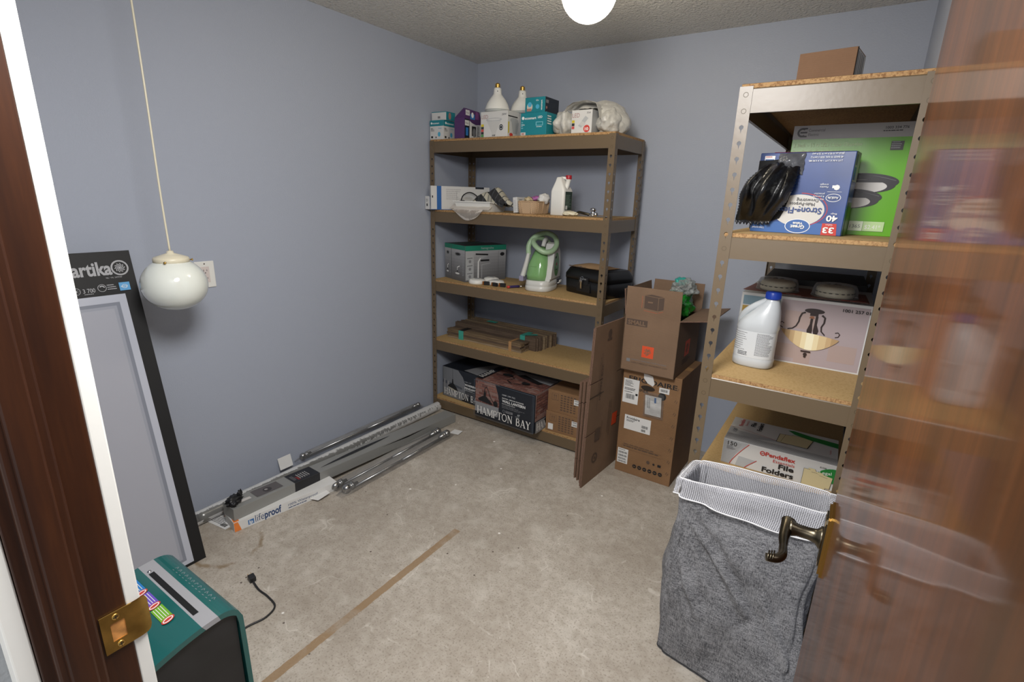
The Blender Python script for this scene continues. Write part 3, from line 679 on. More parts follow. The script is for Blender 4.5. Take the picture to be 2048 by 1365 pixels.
# ------------------------------------------------------------------ flattened boxes beside the shelving
def flat_box(label, x, y, rz, Ln, Ht, group, tilt=0, cut=.14, deco=None, t=.0085):
    b = MB(); F = Fr((0, 0, 0), (0, 1, 0), (0, 0, 1))
    n = .003
    def prof(e): return [(0, 0), (Ln, 0), (Ln, cut-n), (Ln-.13, cut-n), (Ln-.13, cut+n), (Ln, cut+n), (Ln, Ht-cut-n), (Ln-.13, Ht-cut-n), (Ln-.13, Ht-cut+n), (Ln, Ht-cut+n), (Ln, Ht), (0, Ht), (0, Ht-cut+n), (.13, Ht-cut+n), (.13, Ht-cut-n), (0, Ht-cut-n), (0, cut+n), (.13, cut+n), (.13, cut-n), (0, cut-n)]
    b.prism(F, prof(0), t*.42, kraft, kraft_edge); b.prism(F, [(a+(.002 if a < Ln/2 else -.002), c) for a, c in prof(0)], t*.42, kraft, kraft_edge, base=t*.5)
    if deco: deco(b, Fr((t, 0, 0), (0, 1, 0), (0, 0, 1)))
    o = b.build('flattened_box', None, (x, y, 0), rz); o.rotation_euler = Euler((0, tilt, rz)); return tag(o, label, 'cardboard box', group)
names = ['first', 'second', 'third', 'fourth', 'fifth', 'sixth']
for k in range(6):
    flat_box('%s sheet of the short flattened boxes, counting out from the shelving' % names[k], 1.277+.0118*k, -.742-.008*k-(.014 if k % 2 else 0), R_(-4.5), .41, .560+.007*k, 'short flattened boxes leaning by the shelving', R_(.25*k), .12)
# taller pair
def d_tall(b, F):
    b.text(F, 'MOVING BOX', .125, .48, .030, kraft_dark, width=.20, rot=PI/2); b.fine(F, .10, .50, .006, .24, 26, kraft_dark, .5); b.fine(F, .085, .42, .006, .30, 30, kraft_dark, .5)
    b.disc(F, .16, .835, .020, kraft_dark, ry=.026, n=10); b.rect(F, .135, .800, .05, .012, kraft_dark)
    b.ring(F, .12, .135, .030, .010, kraft_dark); b.disc(F, .12, .135, .008, kraft_dark)
    b.rect(F, .10, .235, .055, .075, kraft_dark); b.fine(F, .103, .238, .049, .07, 7, kraft, .2, 0); b.fine(F, .165, .24, .008, .10, 12, kraft_dark)
    b.fine(F, .235, .24, .008, .20, 22, kraft_dark, .6); b.fine(F, .255, .22, .008, .22, 22, kraft_dark, .6)
    b.rect(F, .285, .27, .06, .075, orange_ink); b.rect(F, .0, .516, .15, .004, ink)
flat_box('tall flattened box behind the outermost printed one', 1.352, -.825, R_(-4.2), .42, .885, 'tall flattened moving boxes', R_(1.15), .30)
flat_box('outermost tall flattened box with printed ring and house symbols', 1.3625, -.838, R_(-4.2), .42, .895, 'tall flattened moving boxes', R_(1.15), .30, d_tall)

# ------------------------------------------------------------------ appliance carton and moving box on it
t = thing('appliance_carton', 'tall brown appliance carton with white shipping labels on the floor', 'box', (1.437, -.537, 0), R_(-1))
b = MB(); w, d_, h = .318, .372, .624; b.box(0, 0, 0, w, d_, h, kraft2, .0025); F = box_frames(w, d_, h); f = F['front']
b.text(f, 'FRIGIDAIRE', .035, .558, .036, ink, width=.262, bold=.02); b.text(f, 'HUMIDIFIER', .02, .505, .022, ink, width=.13, bold=.02)
b.disc(f, .225, .505, .021, ink)
for k in range(8): b.line(f, [(.292, .56-.07*k), (.298, .575-.07*k)], .002, kraft_dark); b.line(f, [(.300, .555-.07*k), (.306, .57-.07*k)], .002, kraft_dark)
b.fine(f, .04, .158, .20, .010, 1, kraft_dark, .5, 0); b.line(f, [(.03, .150), (.258, .150), (.258, .172), (.03, .172), (.03, .150)], .0008, kraft_dark); b.fine(f, .04, .175, .2, .006, 1, kraft_dark)
for k in range(6): b.disc(f, .115+.0295*k, .058, .0115, ink, n=20); b.rect(f, .109+.0295*k, .056, .012, .003, kraft2)
b.disc(f, .19, .108, .010, kraft_dark, n=6); b.disc(f, .222, .106, .006, ink); b.rect(f, .244, .099, .018, .014, ink)
b.rect(f, .125, .040, .155, .055, mat('faint_print', 'A0703F', rough=.8)) if False else None
tp_ = F['top']; b.rect(tp_, 0, d_/2-.03, w, .06, mat('clear_tape', 'A98258', rough=.25))
b.disc(f, .145, .535, .038, mat('grip_shadow', '2E241C', rough=.9), ry=.014)
b.build('carton', t)
def sticker(parent, F, u, v, w, h, label, deco=None, rot=0, m=paper):
    b = MB(); b.prism(F, [(u, v), (u+w, v), (u+w, v+h), (u, v+h)], .0005, m, base=.0012); G = Fr(F.p(0, 0, .0017), F.u, F.v)
    if deco: deco(b, G, u, v, w, h)
    return part_label(b.build('shipping_label', parent), label)
sticker(t, f, .008, .425, .088, .140, 'large white barcode label', lambda b, G, u, v, w, h: (b.fine(G, u+.008, v+.095, .05, .035, 5, ink, .4), b.fine(G, u+.008, v+.072, .07, .015, 2, ink), b.barcode(G, u+.018, v+.025, .05, .028, ink), b.rect(G, u+.072, v+.050, .012, .012, ink), b.fine(G, u+.008, v+.060, .06, .006, 1, ink)))
sticker(t, f, .060-.028, .270, .150, .085, 'white product label', lambda b, G, u, v, w, h: (b.text(G, 'Frigidaire', u+.012, v+.062, .020, ink, width=.075, bold=.02), b.fine(G, u+.012, v+.045, .055, .012, 2, ink), b.barcode(G, u+.10, v+.028, .036, .016, ink), b.barcode(G, u+.10, v+.008, .024, .014, ink)))
sticker(t, f, .010, .055, .062, .090, 'small white barcode label', lambda b, G, u, v, w, h: (b.fine(G, u+.006, v+.078, .04, .006, 1, ink), b.barcode(G, u+.005, v+.060, .052, .012, ink), b.barcode(G, u+.005, v+.040, .052, .012, ink), b.fine(G, u+.006, v+.02, .05, .012, 3, ink), b.barcode(G, u+.005, v+.006, .05, .009, ink)))
sticker(t, f, .205, .525, .055, .030, 'narrow barcode sticker', lambda b, G, u, v, w, h: b.barcode(G, u+.008, v+.008, .038, .014, ink))
b = MB(); b.poly(Fr((0, -.002, 0), (1, 0, 0), (0, 0, 1)), [(.115, .615), (.165, .605), (.178, .565), (.170, .550), (.140, .562), (.118, .585)], paper); part_label(b.build('torn_label', t), 'torn white label scrap')
b = MB(); G = Fr((.135, -.004, .375), (1, 0, .02), (-.04, -.06, 1)); b.sheet(lambda u, v: tuple(G.p(.108*u, .145*v, .003+.003*noise.noise(Vector((u*3, v*4, 1))))), 8, 8, clear)
b.prism(G, [(.008, .012), (.096, .012), (.096, .125), (.008, .125)], .0006, paper); G2 = Fr(G.p(0, 0, .0006), G.u, G.v); b.rect(G2, .058, .088, .010, .03, mat('tape_blue', '3A6EA8', rough=.5)); b.fine(G2, .02, .05, .006, .06, 9, grey_ink); b.fine(G2, .03, .05, .006, .06, 9, grey_ink)
part_label(b.build('document_pouch', t), 'clear pouch with white papers inside')

# small moving box, flaps open
t = thing('moving_box', 'open small cardboard moving box stacked on the appliance carton', 'box', (1.431, -.578, .6245), R_(-.6))
w, d_, h, fl = .287, .400, .302, .150; k_ = .004
b = MB(); b.box(0, 0, 0, w, d_, k_, kraft); b.box(0, 0, 0, w, k_, h, kraft); b.box(0, d_-k_, 0, w, d_, h, kraft); b.box(0, 0, 0, k_, d_, h, kraft); b.box(w-k_, 0, 0, w, d_, h, kraft)
F = box_frames(w, d_, h); f = F['front']; rr = F['right']
b.rect(f, .012, h-.054, .112, .034, kraft_dark); b.text(f, 'SMALL', .020, h-.048, .030, kraft, width=.094, bold=.03)
def hd(g, cu, cv, s):
    b.rect(g, cu-s/2, cv-s/2, s, s, orange_ink)
    a = R_(42)
    for txt, off, sz in (('THE', .16, .20), ('HOME', .0, .20), ('DEPOT', -.20, .20)):
        x = -.05*1-off*sin(a)*s; y = off*cos(a)*s; wd = {'THE': .30, 'HOME': .62, 'DEPOT': .55}[txt]*s
        b.text(g, txt, cu-off*sin(a)*s-cos(a)*wd/2, cv+off*cos(a)*s-sin(a)*wd/2-.02*s, sz*s*1.15, kraft, width=wd, rot=a, bold=.05)
hd(f, .140, .118, .062); hd(rr, .19, .13, .085)
b.text(f, 'EXPERTLY DESIGNED YOUR PACKING', .058, .062, .0105, grey_ink, width=.185); b.text(f, 'SUPPLY NEEDS AT HOMEDEPOT.COM', .058, .046, .0115, kraft_dark, width=.190)
b.rect(f, .030, .050, .020, .018, grey_ink); b.fine(rr, .12, .045, .16, .03, 3, kraft_dark)
b.build('box_body', t)
def flap(o, u, v, wd, ln, deco=None):
    G = Fr(o, u, v); b = MB(); b.prism(G, [(0, 0), (wd, 0), (wd-.003, ln), (.003, ln)], -k_, kraft, kraft_edge)
    if deco: deco(b, G)
    return b.build('flap', t)
def d_flap(b, g):
    x, y = .098, .045
    b.poly(g, [(x, y), (x+.070, y-.006), (x+.070, y+.060), (x, y+.065)], kraft_dark); b.poly(g, [(x+.073, y-.006), (x+.10, y+.004), (x+.10, y+.065), (x+.073, y+.060)], kraft_dark); b.poly(g, [(x+.002, y+.068), (x+.071, y+.063), (x+.098, y+.068), (x+.035, y+.075)], kraft_dark)
    b.rect(g, x+.018, y+.030, .025, .007, kraft)
    b.line(g, [(x-.012, y), (x-.012, y+.062)], .001, orange_ink); b.line(g, [(x, y-.012), (x+.07, y-.018)], .001, orange_ink); b.line(g, [(x+.075, y-.016), (x+.10, y-.006)], .001, orange_ink)
flap((0, 0, h), (1, 0, 0), (0, -.05, 1), w, fl, d_flap)
flap((0, d_-.001, h), (0, -1, 0), (-.12, 0, 1), d_, .132)
flap((w, d_, h), (-1, 0, 0), (0, .10, 1), w, fl-.01)
flap((w, 0, h), (0, 1, 0), (1, 0, .16), d_, .150)
# festive green packet with clear bag inside
gr = mat('green_foil', '1F8A2A', rough=.22, bump=.8, bs=30, c2='0B4413', vs=14); tealf = mat('teal_wrap', '2A9A90', rough=.3, bump=.6, bs=30)
b = MB(); b.blob((0, 0, .02), (.075, .125, .075), gr, .45, 2.4, 3, 5)
tag(b.build('green_packet', None, (1.625, -.36, .93)), 'crumpled green foil packet inside the open moving box', 'packet')
b = MB(); b.blob((.0, 0, 0), (.055, .070, .045), film('crinkled_film', 'E8ECEC', .22, rough=.12, bump=1, bs=40), .5, 2.6, 8, 5); b.blob((-.03, .03, .03), (.035, .04, .022), tealf, .4, 2.6, 4, 4)
tag(b.build('plastic_packet', None, (1.645, -.30, 1.050)), 'crumpled clear packet lying on the green foil packet', 'packet')

# ------------------------------------------------------------------ laundry hamper
mm = mat('heather_fabric', '6B6B6E', rough=.95); nt = mm.node_tree; bs_ = nt.nodes['Principled BSDF']; L = nt.links
tc = node(nt, 'ShaderNodeTexCoord'); outs = []
for sc_ in ((380, 380, 40), (40, 40, 420)):
    mp = node(nt, 'ShaderNodeMapping'); mp.inputs['Scale'].default_value = sc_; L.new(tc.outputs['Object'], mp.inputs[0]); n = node(nt, 'ShaderNodeTexNoise', Scale=1.6, Detail=3.0); L.new(mp.outputs[0], n.inputs[0]); outs.append(n.outputs[0])
nb = node(nt, 'ShaderNodeTexNoise', Scale=16.0, Detail=2.0); L.new(tc.outputs['Object'], nb.inputs[0]); s_ = math_(nt, 'ADD', math_(nt, 'ADD', outs[0], outs[1]), math_(nt, 'MULTIPLY', math_(nt, 'SUBTRACT', nb.outputs[0], .5), .35)); c = mixc(nt, ramp(nt, s_, [(.84/2, 0), (1.16/2, 1)]), lin('3E3E42'), lin('A2A2A4')) if False else mixc(nt, ramp(nt, math_(nt, 'MULTIPLY', s_, .5), [(.40, 0), (.60, 1)]), lin('434347'), lin('8E8E91'))
L.new(c, bs_.inputs['Base Color']); bp = node(nt, 'ShaderNodeBump', Strength=.5, Distance=.001); L.new(s_, bp.inputs['Height']); L.new(bp.outputs[0], bs_.inputs['Normal'])
# net material: hexagonal holes
net = bpy.data.materials.new('white_net'); MT['white_net'] = net; net.use_nodes = True; nt = net.node_tree; L = nt.links; bs_ = nt.nodes['Principled BSDF']; bs_.inputs['Base Color'].default_value = (*lin('C2C2C8'), 1); bs_.inputs['Roughness'].default_value = .8
uvn = node(nt, 'ShaderNodeTexCoord'); mp = node(nt, 'ShaderNodeMapping'); mp.inputs['Scale'].default_value = (210, 210, 210); L.new(uvn.outputs['Object'], mp.inputs[0])
sx = node(nt, 'ShaderNodeSeparateXYZ'); L.new(mp.outputs[0], sx.inputs[0])
a_ = math_(nt, 'ADD', sx.outputs[0], sx.outputs[2]); a2 = math_(nt, 'SUBTRACT', sx.outputs[0], math_(nt, 'ADD', sx.outputs[2], sx.outputs[1]))
k1 = math_(nt, 'SINE', math_(nt, 'MULTIPLY', a_, 3.0)); k2 = math_(nt, 'SINE', math_(nt, 'MULTIPLY', a2, 3.0)); hole = math_(nt, 'GREATER_THAN', math_(nt, 'MULTIPLY', k1, k2), .10)
L.new(math_(nt, 'SUBTRACT', 1.0, math_(nt, 'MULTIPLY', hole, .92)), bs_.inputs['Alpha'])
t = thing('laundry_hamper', 'heather grey fabric laundry hamper with white net lining', 'hamper', (2.035, -1.60, 0), 0)
HX, Hh = .398, .655
def hamper_pt(a, v, inset=0):
    # a: perimeter 0..1 (front-left -> front-right -> back-right -> back-left), v: height
    fl0, fr0, br0, bl0 = Vector((0, 0, 0)), Vector((HX, -.085, 0)), Vector((HX, .18, 0)), Vector((.0, .19, 0))
    fl1, fr1, br1, bl1 = Vector((.004, .005, 0)), Vector((HX+.012, .075, 0)), Vector((HX+.014, .205, 0)), Vector((.018, .165, 0))
    C = [fl0.lerp(fl1, v), fr0.lerp(fr1, v), br0.lerp(br1, v), bl0.lerp(bl1, v)]
    s4 = a*4 % 4; i = int(s4); f_ = s4-i; p = C[i].lerp(C[(i+1) % 4], f_)
    ctr = (C[0]+C[1]+C[2]+C[3])/4
    # round the corners
    e = min(f_, 1-f_); rc = .10
    if e < rc: p = p.lerp(ctr, .10*(1-e/rc)**2)
    if i == 0: p.y += -.020*sin(PI*f_)*sin(PI*min(1, v*1.1)) + .010*sin(PI*f_)
    if i == 3: p.x += -.030*sin(PI*min(1, v/.9))*sin(PI*f_)
    p += (ctr-p)*inset
    q = Vector((a*9, v*3.2, 0)); w_ = noise.noise(q)*.022+noise.noise(q*2.3+Vector((3, 1, 0)))*.008
    w_ *= min(1, (1-v)*5)*min(1, v*8)
    # slanting folds on the front
    if i == 0:
        for (u0, v0, u1, v1, am) in ((.15, .80, .62, .45, .013), (.10, .60, .30, .35, .012), (.70, .55, .95, .30, .010), (.08, .93, .30, .78, .008)):
            dx, dy = u1-u0, v1-v0; tt = max(0, min(1, ((f_-u0)*dx+(v-v0)*dy)/(dx*dx+dy*dy))); dd = math.hypot(f_-u0-dx*tt, (v-v0-dy*tt)); w_ += am*(math.exp(-(dd/.030)**2)-.8*math.exp(-((dd-.05)/.03)**2))*sin(PI*(.15+.7*tt))
    dirn = (p-ctr).normalized(); p = p+dirn*w_
    p.z = v*Hh - (.012*sin(PI*f_) if i in (0, 2) and v > .9 else 0)*(v-.9)*10
    return p
b = MB(); b.sheet(lambda a, v: tuple(hamper_pt(a, v)), 240, 110, mm)
b.sheet(lambda a, v: tuple(hamper_pt(a, .75+.245*v, .03)), 240, 26, mat('hamper_lining', '8A8A8C', rough=.9))
b.add([tuple(hamper_pt(k/80, 0)+Vector((0, 0, .002))) for k in range(80)], [tuple(range(80))], mm)
b.build('fabric_body', t)
b = MB(); b.tube([tuple(hamper_pt(k/120, .012)) for k in range(120)], .0028, mat('hamper_base_trim', '2E2E30', rough=.9), 6, 1, True); b.build('base_trim', t)
def net_pt(a, v):
    # lining rises slightly above the rim and is turned down outside
    s4 = a*4 % 4; i = int(s4); f_ = s4-i
    drop = .052+.022*noise.noise(Vector((a*7, 0, 4)))+(.028*sin(PI*f_) if i == 0 else 0)-.012*cos(a*2*PI)
    lift = .010+.008*noise.noise(Vector((a*11, 2, 0)))
    p1 = hamper_pt(a, .985); ctr = Vector((HX/2, .11, p1.z)); dn = (p1-ctr); dn.z = 0; dn.normalize()
    if v < .55:
        k = v/.55; ins = .012+.010*(1-k)+.006*noise.noise(Vector((a*13, k*3, 1))); return tuple(Vector((p1.x, p1.y, Hh-.30*(1-k)+lift*k))-dn*ins)
    if v < .65: k = (v-.55)/.1; return tuple(Vector((p1.x, p1.y, Hh+lift+.003*sin(PI*k)))+dn*(-.012+.026*k))
    k = (v-.65)/.35; q = hamper_pt(a, max(0, .985-drop*k/Hh)); o_ = .014+.006*k+.006*noise.noise(Vector((a*15, k*2, 7)))+.004*sin(a*90)*k
    return (q.x+dn.x*o_, q.y+dn.y*o_, Hh+lift-(drop+lift)*k)
b = MB(); b.sheet(net_pt, 240, 40, net); b.build('net_lining', t)
b = MB(); b.tube([net_pt(k/200, 1) for k in range(200)], .0022, mat('white_cord', 'E0E0E2', rough=.7), 6, 1, True); b.tube([net_pt(k/200, .62) for k in range(200)], .0018, MT['white_cord'], 6, 1, True); part_label(b.build('net_piping', t), 'white piping along the net edge')
# ------------------------------------------------------------------ left shelving, top shelf
Z1 = LZ[0]+.0005
tealp = mat('teal_print', '167A86', rough=.45); navy = mat('navy_board', '141C28', rough=.45); purp = mat('purple_print', '4B2A5C', rough=.45); boxw = mat('white_print_board', 'C9C8C6', rough=.5)
cyan = mat('cyan_print', '4AA3C4', rough=.5); lgrey = mat('light_grey_print', 'A9ABAD', rough=.5)
def eco_logo(b, f, u, v, s):
    b.disc(f, u+s*.5, v+s*.45, s*.55, white_ink, n=8); b.text(f, 'ecosmart', u+s*1.2, v, s*1.15, white_ink, width=s*4.6, bold=.02)
def d_eco(b, F, w, d, h):
    for f, ww in ((F['front'], w), (F['right'], d)):
        b.rect(f, .0, h-.034, ww, .034, tealp); eco_logo(b, f, .008 if ww == w else .015, h-.022, .012 if ww == w else .014)
        b.disc(f, ww*.68, .030, .011, cyan, ry=.014, n=16); b.text(f, '60w', .008, h-.052, .012, ink, width=.018); b.text(f, 'daylight', ww*.62, h-.050, .010, cyan, width=.028); b.rect(f, .01, .008, .016, .012, ink); b.rect(f, ww*.42, .008, .008, .009, ink); b.fine(f, .008, .045, .03, .02, 3, grey_ink)
carton('bulb_box', 'white bulb box with teal band at the left end of the top shelf', 'box', (.012, -.502, Z1), 0, .112, .108, .112, boxw, d_eco, None, .001, tealp)
def d_eco2(b, F, w, d, h):
    b.rect(F['right'], 0, 0, d, h, tealp); b.disc(F['right'], d*.4, h*.5, .012, mat('rose_print', 'A8746A', rough=.5), ry=.02, n=14); b.rect(F['front'], .05, .010, .020, .012, grey_ink); b.rect(F['front'], 0, h-.004, w, .004, tealp)
carton('bulb_box', 'flat white and teal bulb box on top of the teal-banded box', 'box', (.022, -.495, Z1+.1125), 0, .118, .085, .048, boxw, d_eco2, None, .001, tealp)
# purple bulb carton with a sloping hang-tab top
t = MB(); w, d, h = .078, .168, .118; t.box(0, 0, 0, w, d, h, purp, .001); F = box_frames(w, d, h)
t.add([(0, 0, h), (w, 0, h), (w*.98, .02, h+.052), (w*.6, .03, h+.058), (w*.98, d-.02, h+.046), (w*.6, d-.02, h+.05), (w, d, h), (0, d, h)], [(0, 1, 2, 3), (1, 6, 4, 2), (2, 4, 5, 3), (0, 3, 5, 7), (6, 7, 5, 4)], purp)
f = F['right']; t.rect(f, .002, .0, .045, .112, navy); t.rect(f, .004, .074, .040, .030, boxw); t.text(f, 'Philips', .009, .084, .012, navy, width=.028); t.rect(f, .012, .018, .024, .045, mat('blue_glow_print', '2E6FB0', rough=.5)); t.poly(f, [(.048, 0), (.160, 0), (.160, .092), (.110, .086), (.070, .094), (.048, .104)], boxw); t.poly(f, [(.070, .02), (.112, .02), (.112, .076), (.070, .076)], ink); t.disc(f, .094, .040, .016, grey_ink, ry=.026, n=20); t.fine(f, .122, .01, .026, .07, 9, ink)
g = Fr((w+.001, .004, h), (0, 1, 0), (-.04, 0, 1)); t.rect(g, .006, .014, .040, .030, boxw); t.text(g, 'Philips', .012, .025, .011, navy, width=.026); t.rect(g, .050, -.004, .045, .030, mat('blue_glow_print', '2E6FB0')); t.disc(g, .072, .020, .012, white_ink, ry=.016, n=16); t.poly(g, [(.10, .0), (.135, .0), (.135, .04), (.105, .045)], mat('magenta_print', '7A3F7A', rough=.5))
tag(t.build('bulb_box', None, (.212, -.502, Z1), 0), 'purple bulb carton with sloping top on the top shelf', 'box')
def d_feit(b, F, w, d, h):
    f = F['front']; b.text(f, 'LED', .008, h-.038, .030, mat('dull_red_print', '8E4A48', rough=.5), width=.045, bold=-.01); b.text(f, '250W', w-.042, h-.024, .014, grey_ink, width=.032, bold=.03, shear=.2)
    b.disc(f, w*.50, h-.045, .056, lgrey, ry=.010); b.disc(f, w*.50, h-.044, .046, boxw, ry=.005); b.poly(f, [(w*.5-.05, h-.052), (w*.5+.05, h-.052), (w*.5+.018, .028), (w*.5+.012, .008), (w*.5-.012, .008), (w*.5-.018, .028)], mat('pale_bulb_print', 'BDBCBA', rough=.5))
    b.disc(f, w-.045, .050, .014, navy, ry=.016, n=20); b.ring(f, w-.045, .050, .010, .002, white_ink, n=16)
    for k, c_ in enumerate(('C8B42A', '2E2E30', 'C0504A', '2E2E30', '4E8A4A')): b.rect(f, .004, .072-.014*k-.014, .020, .013, mat('sw_'+c_, c_, rough=.5))
    for k in range(3): b.rect(f, w*.5-.010+.008*k, .004, .004, .008, ink)
    r = F['right']; b.rect(r, .004, h-.03, d*.8, .006, ink); b.disc(r, d*.55, h*.66, .042, lgrey, ry=.014); b.poly(r, [(d*.3, h*.62), (d*.95, h*.62), (d*.8, .02), (d*.45, .02)], lgrey); b.rect(r, .004, .02, .012, .06, mat('sw_C8B42A', 'C8B42A')); b.disc(r, d*.3, .012, .018, red_ink, ry=.010)
carton('floodlight_box', 'large white floodlight box under the two upturned bulbs', 'box', (.412, -.502, Z1), 0, .192, .122, .138, boxw, d_feit, None, .001)
carton('bulb_box', 'plain white and grey box behind the floodlight box', 'box', (.425, -.376, Z1), 0, .235, .13, .138, lgrey, None, None, .001)
def flood(label, x, y, z, s=1):
    t = thing('floodlight_bulb', label, 'light bulb', (x, y, z), 0, 'upturned floodlight bulbs')
    b = MB(); b.lathe([(.066*s, 0), (.070*s, .006*s), (.070*s, .014*s)], mat('frosted_lens', 'A9ACAA', rough=.3), None, 36); b.build('lens', t)
    b = MB(); b.lathe([(.0705*s, .014*s), (.070*s, .020*s), (.060*s, .048*s), (.045*s, .072*s), (.030*s, .090*s), (.024*s, .098*s), (.0225*s, .112*s), (.021*s, .128*s), (.017*s, .131*s)], plastic_w, None, 36)
    b.rect(Fr((.012, -.0205*s, .108*s), (1, .5, 0), (0, 0, 1)), 0, 0, .006, .006, grey_ink); part_label(b.build('reflector_body', t), 'matt white reflector body')
    b = MB(); b.lathe([(.0135*s, .131*s)]+[((.0135+(.0012 if k % 2 else 0))*s, (.133+.0022*k)*s) for k in range(9)]+[(.009*s, .155*s), (0, .158*s)], brass, None, 24); part_label(b.build('screw_base', t), 'brass screw base')
flood('nearer and taller upturned white floodlight bulb with brass screw base', .478, -.430, Z1+.139, 1.03)
flood('right-hand upturned white floodlight bulb with brass screw base', .578, -.318, Z1+.139, 1.0)
def d_eco3(b, F, w, d, h):
    f = F['front']; eco_logo(b, f, .008, h-.034, .016); b.text(f, '100w', .006, h-.065, .013, white_ink, width=.022); b.text(f, 'LED', .112, h-.030, .016, white_ink, width=.028, bold=.02); b.rect(f, .10, h-.068, .045, .020, mat('sky_print', '79B9C8', rough=.5)); b.rect(f, .104, h-.065, .037, .014, tealp); b.fine(f, .104, h-.078, .036, .006, 1, white_ink); b.rect(f, .003, .0, .032, .016, boxw); b.rect(f, .008, .004, .018, .008, mat('rose_print', 'A8746A')); b.fine(f, .006, .03, .014, .04, 4, mat('sky_print', '79B9C8'))
    b.fine(F['right'], .01, .05, .05, .05, 4, white_ink)
carton('bulb_box', 'wide plain teal bulb box left of the plastic bag', 'box', (.692, -.502, Z1), 0, .166, .16, .116, tealp, d_eco3, None, .001, navy)
def d_eco4(b, F, w, d, h):
    f = F['front']; b.disc(f, .030, .030, .018, mat('bulb_glow_print', 'C8C0B0', rough=.5), ry=.022, n=18); b.disc(f, .030, .042, .013, cyan, n=16); b.disc(f, .080, .030, .012, cyan, n=16); b.text(f, 'ecosmart', .110, .012, .014, white_ink, width=.050, rot=PI/2, bold=.02); b.text(f, '60w', .070, h-.02, .012, white_ink, width=.018); b.rect(f, .012, .008, .030, .014, mat('rose_print', 'A8746A'))
    r = F['right']; b.rect(r, 0, 0, d, h, navy); b.rect(r, .008, h-.030, .028, .016, grey_ink); b.disc(r, .016, .025, .007, mat('rose_print', 'A8746A'), n=14)
carton('bulb_box', 'teal and black bulb box lying on the plain teal box', 'box', (.712, -.492, Z1+.1165), 0, .128, .15, .078, tealp, d_eco4, None, .001, navy)
def d_feit2(b, F, w, d, h):
    f = F['front']; b.text(f, 'LED', .004, h-.036, .030, mat('dull_red_print', '8E4A48'), width=.042, bold=-.01); b.text(f, '75W', w-.032, h-.020, .012, grey_ink, width=.024, bold=.03)
    b.poly(f, [(.040, .035), (.058, .025), (.098, .070), (.080, .082)], lgrey); b.poly(f, [(.045, .042), (.070, .030), (.084, .046), (.060, .058)], mat('pale_bulb_print', 'BDBCBA')); b.disc(f, w-.028, .020, .018, red_ink, n=20); b.text(f, '10', w-.038, .012, .020, white_ink, width=.020, bold=.03)
    for k, c_ in enumerate(('C8B42A', '2E2E30', 'C0504A')): b.rect(f, .003, .050-.015*k, .016, .013, mat('sw_'+c_, c_))
    b.rect(F['right'], 0, 0, d, h, lgrey)
carton('floodlight_box', 'small white floodlight box marked ten inside the plastic bag', 'box', (1.005, -.490, Z1+.002), 0, .118, .12, .112, boxw, d_feit2, None, .001)
# crumpled carrier bag lying open around it
bagm = film('bag_film', 'D2D0CA', .70, rough=.4, bump=1.0, bs=22)
b = MB()
b.blob((.0, 0, .060), (.062, .075, .068), bagm, .30, 1.6, 2, 5, floor=.001, hf=.25)
b.blob((.175, .075, .065), (.165, .135, .100), bagm, .22, 1.5, 7, 5, floor=.001, hf=.25, skip=lambda c: c.y < .00 and .055 < c.x < .225 and c.z < .125)
b.blob((.262, .0, .055), (.060, .075, .066), bagm, .28, 1.7, 11, 5, floor=.001, hf=.25)
def arch(u, v):
    a = PI*u; x = .045+.095*(1-cos(a))*.8+.05*u; z = .118+.040*sin(a)+.008*noise.noise(Vector((u*6, v*5, 2))); return (x-.01, -.085+.12*v+.01*noise.noise(Vector((u*8, v*3, 5))), z-.05*max(0, u-.8)*5)
b.sheet(arch, 40, 10, bagm)
tag(b.build('plastic_bag', None, (.925, -.405, Z1)), 'crumpled white plastic bag wrapped round a bulb box on the top shelf', 'bag')

# ------------------------------------------------------------------ left shelving, second shelf
Z2 = LZ[1]+.0005
blue = mat('blue_print', '1E5A9C', rough=.45)
def d_longb(b, F, w, d, h):
    f = F['front']; b.rect(f, .038, 0, .030, h, blue); b.fine(f, .10, .06, .10, .07, 6, mat('faint_grey_print', 'B0AEAE', rough=.6)); b.line(f, [(.17, .12), (.172, .04)], .0015, grey_ink); b.rect(f, .30, h-.012, .06, .012, navy)
    l = F['left']; b.rect(l, .006, h*.52, .007, .012, ink); b.fine(l, .004, .02, .012, .05, 5, grey_ink)
    b.rect(f, .006, h*.50, .007, .014, ink); b.rect(f, 0, 0, w, .003, blue)
carton('fixture_box', 'long white box with blue band behind the plastic tray', 'box', (.066, -.560, Z2), R_(58), .40, .030, .147, boxw, d_longb, None, .001)
def d_small(b, F, w, d, h): b.rect(F['right'], 0, 0, d, h, blue); b.rect(F['front'], .012, .020, .010, .016, ink); b.fine(F['front'], .008, .045, .02, .02, 3, grey_ink)
carton('fixture_box', 'small white and blue box poking out past the left shelf post', 'box', (.004, -.549, Z2), 0, .040, .033, .082, boxw, d_small, None, .001)
